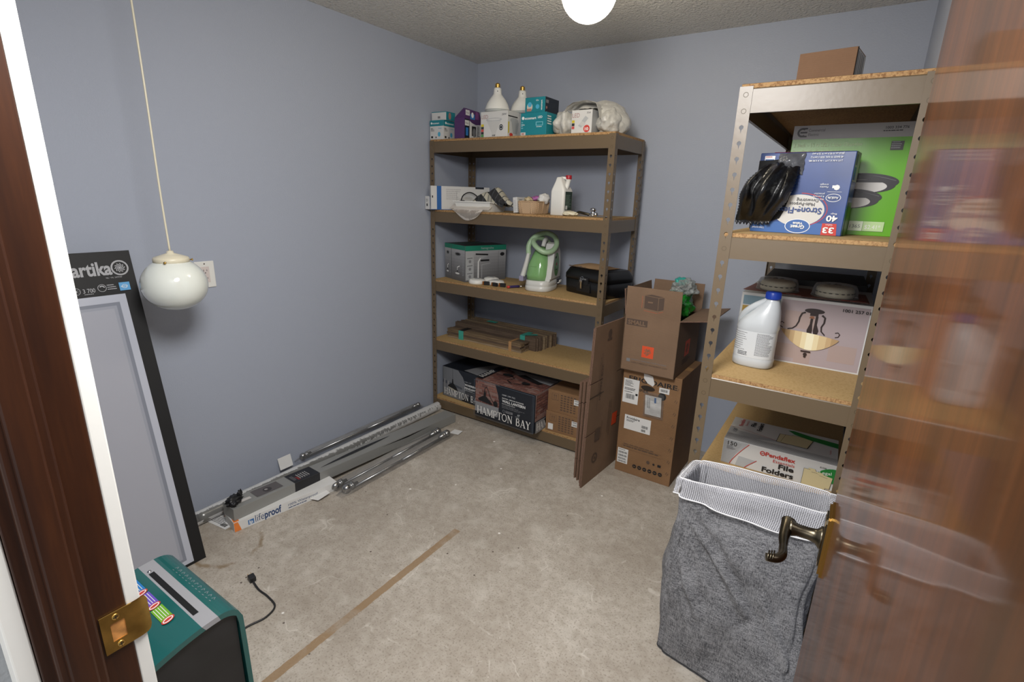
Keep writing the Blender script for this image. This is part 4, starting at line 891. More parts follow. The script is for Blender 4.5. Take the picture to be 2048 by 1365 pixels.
# roller tray
b = MB(); w, d, h0, h1 = .272, .175, .060, .036; o_ = .010
def tray(x0, y0, x1, y1, za, zb, m): pass
outer = [(o_, o_, .0), (w-o_, o_, .0), (w-o_, d-o_, .0), (o_, d-o_, .0)]
top = [(0, 0, h0), (w, 0, h0), (w, d, h1), (0, d, h1)]; rim = [(-.008, -.008, h0), (w+.008, -.008, h0), (w+.008, d+.008, h1), (-.008, d+.008, h1)]; low = [(-.008, -.008, h0-.006), (w+.008, -.008, h0-.006), (w+.008, d+.008, h1-.006), (-.008, d+.008, h1-.006)]; inn = [(o_+.004, o_+.004, .004), (w-o_-.004, o_+.004, .004), (w-o_-.004, d-o_-.004, .012), (o_+.004, d-o_-.004, .012)]; ti = [(.004, .004, h0), (w-.004, .004, h0), (w-.004, d-.004, h1), (.004, d-.004, h1)]
vs = outer+top+rim+low+inn+ti; fs = [(3, 2, 1, 0), (16, 17, 18, 19)]
for k in range(4):
    j = (k+1) % 4; fs += [(k, j, 4+j, 4+k), (8+k, 8+j, 20+j, 20+k), (12+k, 12+j, 8+j, 8+k), (4+k, 4+j, 12+j, 12+k), (20+k, 20+j, 16+j, 16+k)]
b.add(vs, fs, plastic_w)
tag(b.build('paint_tray', None, (.212, -.500, Z2), R_(1)), 'shallow white plastic tray on the second shelf', 'tray')
# gloves / striped knit lying in the tray
mk = mat('striped_knit', '2B2B2D', rough=.95, bump=.5, bs=90); nt = mk.node_tree; bs_ = nt.nodes['Principled BSDF']; L = nt.links
tc = node(nt, 'ShaderNodeTexCoord'); wv = node(nt, 'ShaderNodeTexWave', Scale=4.2, Distortion=1.2); wv.bands_direction = 'DIAGONAL'; L.new(tc.outputs['Object'], wv.inputs[0])
wv2 = node(nt, 'ShaderNodeTexWave', Scale=9.0, Distortion=.4); wv2.bands_direction = 'X'; L.new(tc.outputs['Object'], wv2.inputs[0])
c = mixc(nt, ramp(nt, wv.outputs[1], [(.62, 0), (.68, 1)]), lin('2A2B2E'), lin('B5B0A0')); c = mixc(nt, ramp(nt, wv2.outputs[1], [(.93, 0), (.96, 1)]), c, lin('4A4B50')); L.new(c, bs_.inputs['Base Color'])
b = MB()
def glove(x0, y0, rz, ln, wd, ht, sd):
    def f(u, v):
        a = PI*v; x = ln*u; y = wd*(-cos(a))*(.8+.3*sin(PI*u)); z = ht*sin(a)*(.6+.6*sin(PI*min(1, u*1.15)))+.010*noise.noise(Vector((u*5, v*4, sd)))
        return (x0+cos(rz)*x-sin(rz)*y, y0+sin(rz)*x+cos(rz)*y, max(.006, z)+.030*sin(PI*u))
    return f
b.sheet(glove(.02, .02, .35, .26, .050, .055, 1), 36, 16, mk); b.sheet(glove(.08, .10, -.35, .24, .055, .075, 5), 36, 16, mk); b.sheet(glove(.16, .02, .1, .20, .035, .030, 9), 30, 14, mk)
for k in range(3): b.tube([(.12+.02*k, .06, .075), (.18+.02*k, .02+.01*k, .070), (.25+.012*k, -.005+.022*k, .045), (.29+.004*k, -.01+.028*k, .030)], .013, mk, 10, 5)
tag(b.build('work_gloves', None, (.275, -.455, Z2+.022)), 'dark knit gloves with cream bands heaped in the plastic tray', 'gloves')
t = thing('safety_goggles', 'clear safety goggles lying in the tray beside the gloves', 'goggles', (.30, -.445, Z2+.050))
b = MB(); b.sheet(lambda u, v: (.075*cos(PI*u)*sin(.35+1.2*v), .02+.045*cos(.35+1.2*v)-.03, .050*sin(PI*u)*sin(.35+1.2*v)+.008), 24, 10, clear); b.build('lens', t)
b = MB(); b.tube([(.075, -.01, .01), (.05, -.015, .045), (0, -.016, .062), (-.05, -.015, .045), (-.075, -.01, .01)], .0035, sblk, 8, 6); b.blob((-.055, -.02, .0), (.030, .02, .014), sblk, .2, 2, 1, 3); b.build('frame', t)
b = MB()
def wrap(u, v):
    x = .0+.31*u; e = noise.noise(Vector((u*4, v*3, 1)))*.012
    if v < .35: return (x+.02, .03-.035*v/.35, .035-.02*v/.35+e*.5)
    k = (v-.35)/.65; dp = .068*math.sin(PI*min(1, u*1.05))**.7
    return (x*(1-.25*k)+.02+.04*k, -.010-.006*sin(PI*k)+e*.25, .012-dp*k+e*.3)
b.sheet(wrap, 40, 24, film('milky_film', 'CFC8C0', .34, rough=.4, bump=.25, bs=14))
tag(b.build('plastic_film', None, (.165, -.512, Z2)), 'limp milky plastic film hanging over the front of the second shelf', 'plastic wrap')
def d_w(b, F, w, d, h): b.fine(F['right'], .02, .05, .05, .025, 3, grey_ink); b.disc(F['right'], .03, .05, .006, ink, n=10); b.fine(F['front'], .004, .01, .02, .06, 7, lgrey)
o = carton('white_carton', 'small white carton tilted against the woven basket', 'box', (.648, -.482, Z2), 0, .030, .12, .088, boxw, d_w, None, .001); o.rotation_euler = (0, R_(-5), 0); o.location.z += .0028
# woven basket
wk = mat('woven_basket', 'C2A482', rough=.75); nt = wk.node_tree; bs_ = nt.nodes['Principled BSDF']; L = nt.links; tc = node(nt, 'ShaderNodeTexCoord'); wv = node(nt, 'ShaderNodeTexWave', Scale=60.0); wv.bands_direction = 'DIAGONAL'; L.new(tc.outputs['Object'], wv.inputs[0]); L.new(mixc(nt, wv.outputs[1], lin('96785A'), lin('CDB292')), bs_.inputs['Base Color'])
t = thing('woven_basket', 'small tan woven basket holding packets on the second shelf', 'basket', (.745, -.412, Z2))
b = MB(); rg = [(0, 0, 0, .057, .080, 6), (.004, 0, 0, .060, .083, 6), (.066, 0, 0, .064, .088, 6), (.070, 0, 0, .067, .091, 6), (.074, 0, 0, .064, .088, 6), (.070, 0, 0, .060, .084, 6), (.008, 0, 0, .055, .079, 6)]; b.loft(rg, wk, 40, False)
for k in range(26):
    a = 2*PI*k/26; c_, s_ = cos(a), sin(a); rx = lambda q: math.copysign(abs(c_)**(1/3), c_)*(.0602+.0058*q); ry = lambda q: math.copysign(abs(s_)**(1/3), s_)*(.0832+.0058*q); b.tube([(rx(0), ry(0), .004), (rx(1), ry(1), .068)], .0022, wk, 6, 1)
b.build('basket_body', t)
for nm, lb, c_, pos, r_, sd in (('packet', 'crumpled silvery white packet sticking up out of the basket', paper, (.795, -.385, Z2+.085), (.030, .040, .030), 3), ('packet', 'pink and white packet lying across the basket', mat('pink_print', 'B06AA8', rough=.5), (.738, -.36, Z2+.088), (.040, .030, .014), 6), ('packet', 'beige packet at the front of the basket', mat('beige_wrap', 'B8A888', rough=.5), (.718, -.43, Z2+.080), (.022, .030, .016), 9)):
    b = MB(); b.blob((0, 0, 0), r_, c_, .5, 2.2, sd, 3); tag(b.build(nm, None, pos), lb, 'packet', 'packets in the woven basket')
# white jug with red cap
t = thing('plastic_jug', 'square white jug with red cap and dark green label on the second shelf', 'jug', (.935, -.425, Z2))
b = MB(); b.loft([(0, 0, 0, .040, .050, 8), (.004, 0, 0, .044, .055, 8), (.130, 0, 0, .044, .055, 8), (.142, 0, 0, .043, .054, 6), (.185, -.010, .0, .022, .030, 5), (.205, -.012, 0, .016, .024, 4), (.208, -.012, 0, .012, .018, 4)], plastic_w, 40)
b.tube([(.030, -.01, .142), (.032, .0, .165), (.030, .012, .185), (.028, .020, .192)], .013, plastic_w, 14, 5); b.tube([(-.012, 0, .203), (.008, .008, .204), (.026, .018, .196)], .008, plastic_w, 10, 5); b.lathe([(.014, .186), (.014, .200)], plastic_w, Matrix.Translation((.028, .020, 0)), 20)
b.build('jug_body', t)
b = MB(); b.lathe([(.0165, .198), (.017, .201), (.017, .217), (.0155, .219), (0, .219)], mat('red_plastic', 'A8222C', rough=.35), Matrix.Translation((.028, .020, 0)), 24); part_label(b.build('cap', t), 'red screw cap')
b = MB(); G = Fr((.0445, -.040, .030), (0, 1, 0), (0, 0, 1)); b.rect(G, 0, 0, .08, .10, mat('dark_green_print', '24382E', rough=.5)); b.fine(G, .006, .012, .068, .07, 9, mat('pale_green_print', '7E9484', rough=.5), .35); b.rect(G, .006, .004, .022, .020, paper); part_label(b.build('label', t), 'dark green label')
b = MB(); b.blob((0, 0, .013), (.040, .030, .013), cream, .3, 2, 4, 4, floor=.0005); tag(b.build('sponge', None, (1.018, -.470, Z2)), 'small cream sponge by the foot of the white jug', 'sponge')
t = thing('door_hardware', 'chrome lever lock set lying flat at the right of the second shelf', 'door hardware', (1.145, -.445, Z2))
b = MB(); b.box(-.085, -.022, 0, .085, .030, .007, chrome, .003); b.box(-.03, .0, .0, .09, .062, .004, bronze, .002); b.build('backplate', t)
b = MB(); b.lathe([(.024, .007), (.024, .012), (.014, .017), (.011, .030), (.017, .038), (.015, .046), (0, .048)], chrome, None, 28); b.build('knob', t)
b = MB(); b.tube([(-.02, .0, .012), (-.05, -.006, .018), (-.085, -.004, .022), (-.105, .01, .010)], .007, bronze, 12, 6); b.build('lever', t)
b = MB(); b.lathe([(.014, 0), (.014, .016), (.009, .020), (0, .020)], chrome, Matrix.Translation((.022, -.012, .004)), 20); b.build('cylinder', t)

# ------------------------------------------------------------------ left shelving, middle shelf
Z3 = LZ[2]+.0005
fgrey = mat('faucet_grey_board', '5E6062', rough=.45); fgreen = mat('faucet_green', '1F7A62', rough=.45); flight = mat('faucet_light', 'A2A4A6', rough=.45)
def grad(b, f, u, v, w, h, n=10):
    for k in range(n): q = int(0x62+(0xA4-0x62)*(k/(n-1))); b.rect(f, u, v+h*k/n, w, h/n+.0004, mat('grey_print_%d' % k, '%02X%02X%02X' % (q, q, q+2), rough=.45))
def d_fau(b, F, w, d, h):
    f = F['front']; grad(b, f, .001, .001, w-.002, h-.030); b.rect(f, 0, h-.030, w, .030, fgreen); b.disc(f, w*.48, h-.060, w*.20, ink, ry=.012, n=24); b.ring(f, w*.48, h-.060, w*.17, .002, flight, ry=.010, n=24)
    b.text(f, 'kitchen', w*.90, .04, .020, flight, rot=PI/2, width=.10); b.line(f, [(w*.45, .050), (w*.45, .090), (w*.62, .100)], .007, white_ink); b.disc(f, w*.45, .048, w*.16, white_ink, ry=.006); b.line(f, [(w*.45, .055), (w*.45, .070)], .010, ink)
    r = F['right']; grad(b, r, .001, .001, d-.002, h-.034, 10); b.rect(r, 0, h-.034, d, .034, fgreen); b.text(r, 'hansgrohe', d*.38, h-.024, .020, lgrey, width=.10)
    b.rect(r, .004, .012, .062, h-.06, flight)
    for k in range(3): b.line(r, [(.014, .055+.05*k), (.056, .058+.05*k)], .003, ink); b.disc(r, .036, .035+.05*k, .010, grey_ink, n=14)
    b.line(r, [(.10, .02), (.10, .13), (.115, .155), (.17, .168)], .014, flight); b.line(r, [(.102, .02), (.102, .13), (.118, .152)], .006, white_ink); b.line(r, [(.12, .138), (.19, .138)], .012, ink); b.line(r, [(.08, h-.055), (.18, h-.062)], .010, ink); b.line(r, [(.13, .02), (.13, .11), (.20, .118)], .004, lgrey)
    b.disc(r, d*.90, h-.062, .018, ink, ry=.012); b.rect(r, d*.80, .02, .0015, h-.06, mat('darker_grey', '4A4C4E', rough=.5))
fb = mat('faucet_board_top', '3A3B3C', rough=.45)
carton('faucet_box', 'green-topped grey faucet box nearest the left wall', 'box', (.022, -.378, Z3), R_(-19), .085, .27, .237, fgrey, d_fau, 'faucet boxes on the middle shelf', .001, fb)
carton('faucet_box', 'green-topped grey faucet box nearer the room, tied with white strap', 'box', (.111, -.413, Z3), R_(-19), .170, .33, .237, fgrey, d_fau, 'faucet boxes on the middle shelf', .001, fb)
def disc_det(label, x, y, z, r, h, tilt=0):
    t = thing('smoke_detector', label, 'smoke detector', (x, y, z), 0, 'white smoke detectors on the middle shelf'); t.rotation_euler = (tilt, 0, 0)
    b = MB(); b.lathe([(r*.96, 0), (r, .004), (r, h*.55), (r*.9, h*.85), (r*.6, h), (0, h)], plastic_w, None, 36); b.build('cover', t)
    b = MB(); b.lathe([(r*.3, h), (r*.3, h+.002), (0, h+.002)], lgrey, None, 20); b.build('test_button', t)
disc_det('leftmost white smoke detector, lying flat by the faucet box', .350, -.440, Z3, .055, .030)
disc_det('white smoke detector tucked behind the other two', .385, -.330, Z3, .052, .032)
disc_det('right-hand white smoke detector behind the batteries', .462, -.385, Z3, .055, .028)
for k, (x, y, rz, lb) in enumerate(((.425, -.468, .3, 'leftmost black and copper battery by the detectors'), (.488, -.462, -.1, 'middle black and copper battery by the detectors'), (.540, -.452, .15, 'rightmost black and copper battery by the detectors'))):
    t = thing('battery', lb, 'battery', (x, y, Z3), rz, 'batteries on the middle shelf')
    b = MB(); b.box(0, 0, 0, .036, .016, .024, sblk, .002); b.build('case', t)
    b = MB(); b.box(-.010, .0003, .0003, 0, .0157, .0237, mat('copper_wrap', 'A8682E', rough=.3, metal=.6), .002); b.build('copper_end', t)
t = thing('screwdriver', 'small screwdriver with purple handle and red tip', 'screwdriver', (.612, -.452, Z3+.009), R_(62))
b = MB(); b.tube([(0, 0, 0), (.03, 0, 0), (.07, 0, 0)], .008, mat('purple_plastic', '3A2E5E', rough=.4), 10, 3); b.build('handle', t)
b = MB(); b.tube([(.07, 0, 0), (.15, 0, -.002)], .003, chrome, 8, 1); b.build('shaft', t)
b = MB(); b.tube([(-.014, 0, 0), (.002, 0, 0)], .0082, red_ink, 10, 1); b.build('end_cap', t)
# spot cleaner
t = thing('spot_cleaner', 'green and white carpet spot cleaner with coiled hose', 'carpet cleaner', (.775, -.335, Z3), R_(10))
gt = mat('green_tank', '86B876', rough=.08, trans=.25, coat=.5); ghose = mat('pale_green_hose', '9DB894', rough=.4); cw = mat('cleaner_white', 'C8C8C4', rough=.3); gd = mat('green_badge', '5E8A54', rough=.25)
b = MB(); b.loft([(0, 0, 0, .082, .110, 3), (.006, 0, 0, .086, .116, 3), (.030, 0, 0, .086, .116, 3), (.032, 0, 0, .083, .113, 3), (.036, 0, 0, .085, .115, 3), (.062, 0, 0.002, .083, .110, 3), (.066, 0, .002, .078, .105, 3)], cw, 48); b.build('base', t)
b = MB(); b.loft([(.067, -.010, -.030, .070, .070, 2.6), (.10, -.010, -.030, .071, .070, 2.5), (.16, -.008, -.026, .064, .064, 2.4), (.21, -.004, -.018, .052, .052, 2.2), (.245, 0, -.012, .040, .040, 2.1), (.262, 0, -.010, .020, .022, 2), (.264, 0, -.010, .0, .0, 2)], gt, 40); part_label(b.build('water_tank', t), 'translucent green tank')
b = MB(); b.line(Fr((-.05, -.1015, .07), (1, 0, 0), (0, .08, 1)), [(.0, .0), (.0, .08), (.05, .08)], .0015, MT['green_badge']); b.build('tank_marks', t)
b = MB(); Fs = Fr((.030, 0, 0), (0, 1, 0), (0, 0, 1)); pr = [(-.075, .064), (.108, .064), (.112, .10), (.108, .17), (.090, .235), (.055, .275), (.010, .292), (-.020, .285), (-.030, .262), (-.035, .20), (-.062, .12)]
b.prism(Fs, pr, .050, cw); b.prism(Fs, [(y*.93, .018+z*.93) for y, z in pr], .056, cw); b.build('rear_housing', t)
b = MB(); Fb = Fr((.0865, .022, .160), (0, 1, 0), (0, 0, 1)); b.disc(Fb, 0, 0, .044, gd, ry=.072, n=32); b.disc(Fb, -.016, .044, .011, ink, ry=.008, n=16); b.poly(Fb, [(-.010, -.006), (.012, -.006), (.014, .004), (.006, .010), (.001, .020), (-.004, .010), (-.012, .004)], mat('brand_red', '8A2A24', rough=.4)); b.rect(Fb, -.018, -.034, .034, .005, ink); part_label(b.build('badge', t), 'oval green side badge with red emblem')
b = MB(); b.tube([(-.068, -.060, .215), (-.070, -.055, .275), (-.040, -.030, .325), (.010, .020, .345), (.062, .030, .325), (.088, .000, .285), (.080, -.048, .248), (.040, -.080, .240), (-.005, -.082, .262), (-.040, -.062, .295), (-.035, -.010, .315), (.000, .050, .300), (.03, .095, .24), (.035, .118, .14), (.02, .115, .06)], .0155, ghose, 16, 8); part_label(b.build('hose', t), 'pale green coiled hose')
b = MB(); b.tube([(-.068, -.062, .225), (-.078, -.066, .17), (-.092, -.070, .11), (-.098, -.072, .085)], lambda q: .015+.006*q, cw, 14, 5, squash=.8); b.box(-.112, -.100, .055, -.084, -.040, .088, mat('lavender_plastic', '8E8AA0', rough=.3), .004); b.build('spray_handle', t)
b = MB(); b.tube([(.0, .06, .285), (.012, .02, .308), (.02, -.03, .300), (.02, -.05, .270)], .013, cw, 12, 6); b.build('carry_handle', t)
b = MB()
for k in range(3): b.tube([(.088, .05+.014*k, .04), (.100, .05+.014*k, .045), (.102, .05+.014*k, .06)], .003, cw, 6, 4)
b.build('cord_hooks', t)
# black lock box with keys, envelope on it
bp_ = mat('black_molded_plastic', '131315', rough=.38)
t = thing('lock_box', 'black lidded fire box with keys hanging in its lock', 'lock box', (.905, -.285, Z3), R_(-19))
b = MB(); b.loft([(0, .175, .125, .165, .115, 9), (.004, .175, .125, .172, .121, 9), (.085, .175, .125, .176, .126, 9), (.087, .175, .125, .170, .120, 9)], bp_, 64); b.box(.12, -.006, .018, .23, .004, .076, bp_, .003); b.build('box_body', t)
b = MB(); b.loft([(.088, .175, .125, .178, .128, 9), (.115, .175, .125, .178, .128, 9), (.150, .175, .125, .160, .112, 8), (.154, .175, .125, .152, .104, 8)], bp_, 64); b.box(.135, -.008, .060, .215, .002, .110, bp_, .004)
b.text(Fr((0, -.0082, 0), (1, 0, 0), (0, 0, 1)), 'SentrySafe', .150, .094, .012, lgrey, width=.05)
b.build('lid', t)
b = MB(); b.ring(Fr((.165, -.010, .100), (1, 0, 0), (0, .3, 1)), 0, 0, .012, .002, chrome, n=20)
for k in range(2): b.prism(Fr((.160+.008*k, -.011-.002*k, .04), (1, 0, 0), (0, -.06, 1)), [(-.003, .0), (.003, .0), (.003, .035), (.007, .040), (.007, .052), (-.007, .052), (-.007, .040), (-.003, .035)], .0015, chrome)
b.build('keys', t)
b = MB(); b.sheet(lambda u, v: (.26*(u-.5), .17*(v-.5), .004+.020*sin(PI*v)*sin(PI*u)+.002*noise.noise(Vector((u*4, v*4, 2)))), 24, 16, mat('manila_paper', 'B8956E', rough=.75)); b.sheet(lambda u, v: (.26*(u-.5), .17*(v-.5), .0015), 8, 6, MT['manila_paper'])
b.sheet(lambda u, v: (-.13+.14*u, -.092+.03*v, .006+.006*noise.noise(Vector((u*9, v*3, 4)))), 20, 6, MT['clear_plastic'])
tag(b.build('padded_envelope', None, (1.075, -.225, Z3+.1545), R_(-14)), 'tan padded envelope with peeling clear tape on the black box', 'envelope')

# ------------------------------------------------------------------ left shelving, fourth shelf: bundles of laths
Z4 = LZ[3]+.0005
woods = [mat('lath_wood_%d' % k, c_, rough=.85, var=.28, vs=9, stretch=(1, 14, 14)) for k, c_ in enumerate(('7E6C54', '6A5842', '8C7A62', '58483A'))]
tape = mat('teal_tape', '3E9C8C', rough=.4); rr = random.Random(5)
t = thing('lath_bundle', 'front bundle of thin wood laths laid flat, teal tape at its left end', 'wood laths', (.075, -.420, Z4), R_(-1.0), 'bundles of wood laths')
for k in range(5):
    for j in range(2):
        b = MB(); o_ = rr.uniform(-.008, .008); b.box(.0+o_, .001+.046*j, .0127*k+.0003, .625+o_, .044+.046*j, .0127*k+.0124, woods[rr.randrange(4)], .0008); b.build('lath', t)
for x, m_, w_ in ((.105, tape, .042), (.53, MT['clear_tape'], .022)):
    b = MB(); b.box(x, -.0012, -.0002, x+w_, 0, .0652, m_); b.box(x, -.0012, .0642, x+w_, .094, .0652, sblk if m_ is tape else m_); b.build('tape_band', t)
t = thing('lath_bundle', 'rear bundle of darker laths stood on edge and bound with teal tape', 'wood laths', (.072, -.320, Z4), R_(-1.5), 'bundles of wood laths')
for k in range(21):
    b = MB(); o_ = rr.uniform(-.012, .012); hh = .088+rr.uniform(-.004, .003); y = .0105*k; b.box(.0+o_, y+.0003, 0, .690+o_+.0009*k, y+.0100, hh, woods[rr.choice((1, 3, 0, 3, 1))], .0008); b.build('lath', t)
b = MB(); b.box(.56, -.0014, .02, .598, 0, .0930, tape); b.box(.56, -.0014, .0920, .598, .10, .0930, tape); b.poly(Fr((0, 0, .0932), (1, 0, 0), (0, 1, 0)), [(.575, .03), (.64, .085), (.66, .06), (.598, .01)], tape); b.build('tape_band', t); b = MB(); b.box(.16, .15, .0915, .24, .19, .0925, tape); b.build('tape_scrap', t)

# ------------------------------------------------------------------ left shelving, bottom shelf
Z5 = LZ[4]+.0005
hb = mat('dark_slate_print', '20242C', rough=.4); hb2 = mat('brick_mortar_print', '9A8680', rough=.5); hbr = [mat('brick_print_%d' % k, c_, rough=.5) for k, c_ in enumerate(('7A5048', '865C52', '6C4842', '8C6E66'))]; pale = mat('pale_wall_print', '8A8A8C', rough=.5)
# serif capitals drawn as strokes
def seg(x0, y0, x1, y1, t): return ('s', x0, y0, x1, y1, t)
TH, TN = .15, .065
def serif(x, y, w=.30): return seg(x-w/2, y, x+w/2, y, .05)
GL = {
 'H': (.80, [seg(.14, .02, .14, .98, TH), seg(.66, .02, .66, .98, TH), seg(.14, .5, .66, .5, TN), serif(.14, .025), serif(.14, .975), serif(.66, .025), serif(.66, .975)]),
 'A': (.78, [seg(.10, .02, .38, .98, TN), seg(.36, .98, .66, .02, TH), seg(.20, .34, .56, .34, TN), serif(.10, .025, .24), serif(.66, .025)]),
 'M': (.98, [seg(.13, .02, .13, .98, TN), seg(.16, .98, .49, .06, TH), seg(.49, .06, .82, .98, TN), seg(.85, .02, .85, .98, TH), serif(.13, .025, .24), serif(.09, .975, .16), serif(.85, .025), serif(.89, .975, .18)]),
 'P': (.68, [seg(.16, .02, .16, .98, TH), ('a', .32, .72, .24, .26, -90, 90, TH*.85), seg(.16, .965, .34, .965, TN), seg(.16, .475, .34, .475, TN), serif(.16, .025), serif(.10, .975, .14)]),
 'T': (.72, [seg(.36, .02, .36, .98, TH), seg(.04, .965, .68, .965, TN), serif(.36, .025), seg(.06, .80, .05, .98, .05), seg(.66, .80, .67, .98, .05)]),
 'O': (.84, [('a', .40, .5, .33, .46, 0, 360, TH*.85)]),
 'N': (.84, [seg(.14, .02, .14, .98, TN), seg(.14, .98, .66, .02, TH), seg(.66, .02, .66, .98, TN), serif(.14, .025, .22), serif(.08, .975, .16), serif(.66, .975, .22)]),
 'B': (.70, [seg(.16, .02, .16, .98, TH), ('a', .30, .745, .21, .235, -90, 90, TH*.8), ('a', .32, .275, .25, .255, -90, 90, TH*.85), seg(.16, .965, .30, .965, TN), seg(.16, .52, .32, .52, TN), seg(.16, .035, .32, .035, TN)]),
 'Y': (.78, [seg(.12, .98, .37, .46, TH), seg(.62, .98, .37, .46, TN), seg(.37, .02, .37, .48, TH), serif(.37, .025), serif(.12, .975, .26), serif(.62, .975, .22)]),
 ' ': (.40, [])}
def serif_text(b, F, s_, u, v, hgt, m, width, rot=0, maxw=None):
    tot = sum(GL[c][0] for c in s_); sx = width/tot; x = 0; R2 = Matrix.Rotation(rot, 2)
    def q(a, c): p = R2 @ Vector((a*sx, c*hgt)); return (u+p.x, v+p.y)
    for ch in s_:
        wd, st = GL[ch]
        if maxw is not None and (x+wd)*sx > maxw: break
        for e in st:
            if e[0] == 's': b.line(F, [q(x+e[1], e[2]), q(x+e[3], e[4])], e[5]*(sx if abs(e[2]-e[4]) > .3 else hgt)*.95, m)
            else:
                n = 20; b.line(F, [q(x+e[1]+e[3]*cos(R_(e[5]+(e[6]-e[5])*k/n)), e[2]+e[4]*sin(R_(e[5]+(e[6]-e[5])*k/n))) for k in range(n+1)], e[7]*sx*.8, m)
        x += wd
def bricks(b, F, u, v, w, h, rr, bw=.052, bh=.019, clip=None):
    b.rect(F, u, v, w, h, hb2); j = 0; y = v
    while y < v+h-.001:
        x = u-(bw/2 if j % 2 else 0)
        while x < u+w:
            xa, xb = max(u, x+.002), min(u+w, x+bw-.002)
            if xb > xa+.002: b.rect(F, xa, y+.0015, xb-xa, min(bh-.003, v+h-y-.001), rr.choice(hbr))
            x += bw
        y += bh; j += 1
def d_lantern(b, F, w, d, h):
    f = F['front']; rr = random.Random(2); b.rect(f, 0, 0, w, h, hb); bricks(b, f, .003, .095, .195, h-.097, rr); b.rect(f, .003, .03, .195, .068, pale)
    b.poly(f, [(.168, h-.002)]+[(.168+.034*sin(PI*.5*k/8), h-.002-(h-.006)*k/8*.55) for k in range(1, 9)]+[(.196, .05), (.180, .003), (w-.002, .003), (w-.002, h-.002)], hb)
    b.line(f, [(.082, .175), (.084, .205), (.096, .215), (.110, .200), (.125, .160), (.142, .135), (.165, .118)], .0045, ink); b.poly(f, [(.074, .150), (.092, .150), (.094, .175), (.088, .182), (.078, .182)], ink); b.poly(f, [(.028, .122), (.070, .150), (.096, .150), (.150, .110), (.138, .104), (.034, .112)], ink); b.disc(f, .172, .118, .018, ink, ry=.020)
    b.text(f, '1000 199 732', .225, .192, .014, lgrey, width=.10, bold=.02); b.text(f, 'EASTON - MEDIUM OUTDOOR', .225, .172, .010, white_ink, width=.165, bold=.02); b.text(f, 'WALL LANTERN', .225, .148, .024, white_ink, width=.178, bold=.03); b.text(f, 'MATTE BLACK FINISH', .225, .134, .010, white_ink, width=.10)
    b.fine(f, .225, .105, .19, .022, 3, grey_ink, .35); b.rect(f, .255, .080, .055, .016, grey_ink); b.fine(f, .258, .082, .05, .012, 2, hb); b.ring(f, .240, .088, .009, .0015, lgrey); b.text(f, 'AP', .345, .083, .020, lgrey, width=.020, bold=.02); b.fine(f, .330, .072, .05, .005, 1, lgrey)
    serif_text(b, f, 'HAMPTON BAY', .022, .020, .052, mat('pale_serif_ink', 'E2E0DC', rough=.5), w-.04)
    for e in ((.001, .001, w-.002, .0018), (.001, h-.003, w-.002, .0018), (.001, .001, .0018, h-.002), (w-.003, .001, .0018, h-.002), (w-.012, .001, .001, h-.002)): b.rect(f, *e, mat('thin_blue_line', '5E6A78', rough=.5))
    r = F['right']; bricks(b, r, 0, .075, d, h-.075, rr); b.rect(r, 0, 0, d, .076, pale); b.poly(r, [(.09, .06), (.15, .09), (.16, .045), (.12, .03)], ink); serif_text(b, r, 'HAMPTON BAY', .012, .014, .048, MT['pale_serif_ink'], .40, maxw=d-.02)
    t_ = F['top']; bricks(b, t_, 0, 0, w, d, rr, .06, .022); b.rect(t_, 0, 0, .055, d, hb); b.poly(t_, [(.05, d), (.09, d), (.20, d*.75), (w, d*.62), (w, d)], pale); b.poly(t_, [(.20, d*.72), (.24, d*.86), (.42, d*.62), (.40, d*.50)], ink); b.line(t_, [(.17, d*.60), (.22, d*.50), (.20, d*.30), (.26, d*.16), (.30, d*.24), (.33, d*.34)], .006, ink); b.disc(t_, .15, d*.60, .04, ink, ry=.022); b.disc(t_, .33, d*.38, .03, ink, ry=.02)
    serif_text(b, t_, 'HAMPTON BAY', .048, .020, .038, MT['pale_serif_ink'], .38, rot=PI/2, maxw=.16)
carton('lantern_box', 'brick-patterned outdoor lantern box overhanging the bottom shelf', 'box', (.452, -.580, Z5), R_(-1.8), .472, .265, .253, hb, d_lantern, 'printed lamp boxes on the bottom shelf', .001)
def d_pend(b, F, w, d, h):
    f = F['front']; b.rect(f, 0, 0, w, h, hb); rr = random.Random(3)
    pts = [(.003, .003), (.185, .003)]+[(.185+.035*sin(PI*k/10), .003+(h-.006)*k/10*.9) for k in range(1, 10)]+[(.150, h-.003), (.003, h-.003)]
    b.poly(f, pts, mat('kitchen_photo_grey', '74767A', rough=.5)); b.poly(f, [(.003, .10), (.19, .085), (.19, .100), (.003, .125)], mat('kitchen_photo_dark', '4E535C', rough=.5)); b.rect(f, .012, .03, .014, .10, pale); b.rect(f, .045, .05, .02, .07, pale)
    b.line(f, [(.098, h-.004), (.098, .145)], .002, ink); b.poly(f, [(.090, .110), (.094, .145), (.102, .145), (.106, .110)], ink); b.poly(f, [(.048, .080), (.060, .096), (.090, .112), (.108, .112), (.136, .088), (.152, .062), (.140, .060), (.100, .075)], ink); b.poly(f, [(.052, .080), (.148, .062), (.120, .058), (.07, .068)], mat('lamp_glow_print', 'B8B09A', rough=.5))
    b.text(f, '1002 107', .215, .150, .012, lgrey, width=.06); b.text(f, 'WARREN', .215, .126, .020, white_ink, width=.10, bold=.03); b.text(f, 'PENDANT', .215, .102, .020, white_ink, width=.11, bold=.03); b.fine(f, .215, .085, .10, .012, 2, lgrey); b.fine(f, .215, .050, .11, .03, 4, grey_ink, .35)
    serif_text(b, f, 'HAMPTON BAY', .016, .018, .048, MT['pale_serif_ink'], w-.03)
    t_ = F['top']; b.poly(t_, [(.19, .02), (w, .0), (w, d), (.30, d), (.22, .14)], pale); b.line(t_, [(.22, .05), (w, .16)], .002, grey_ink)
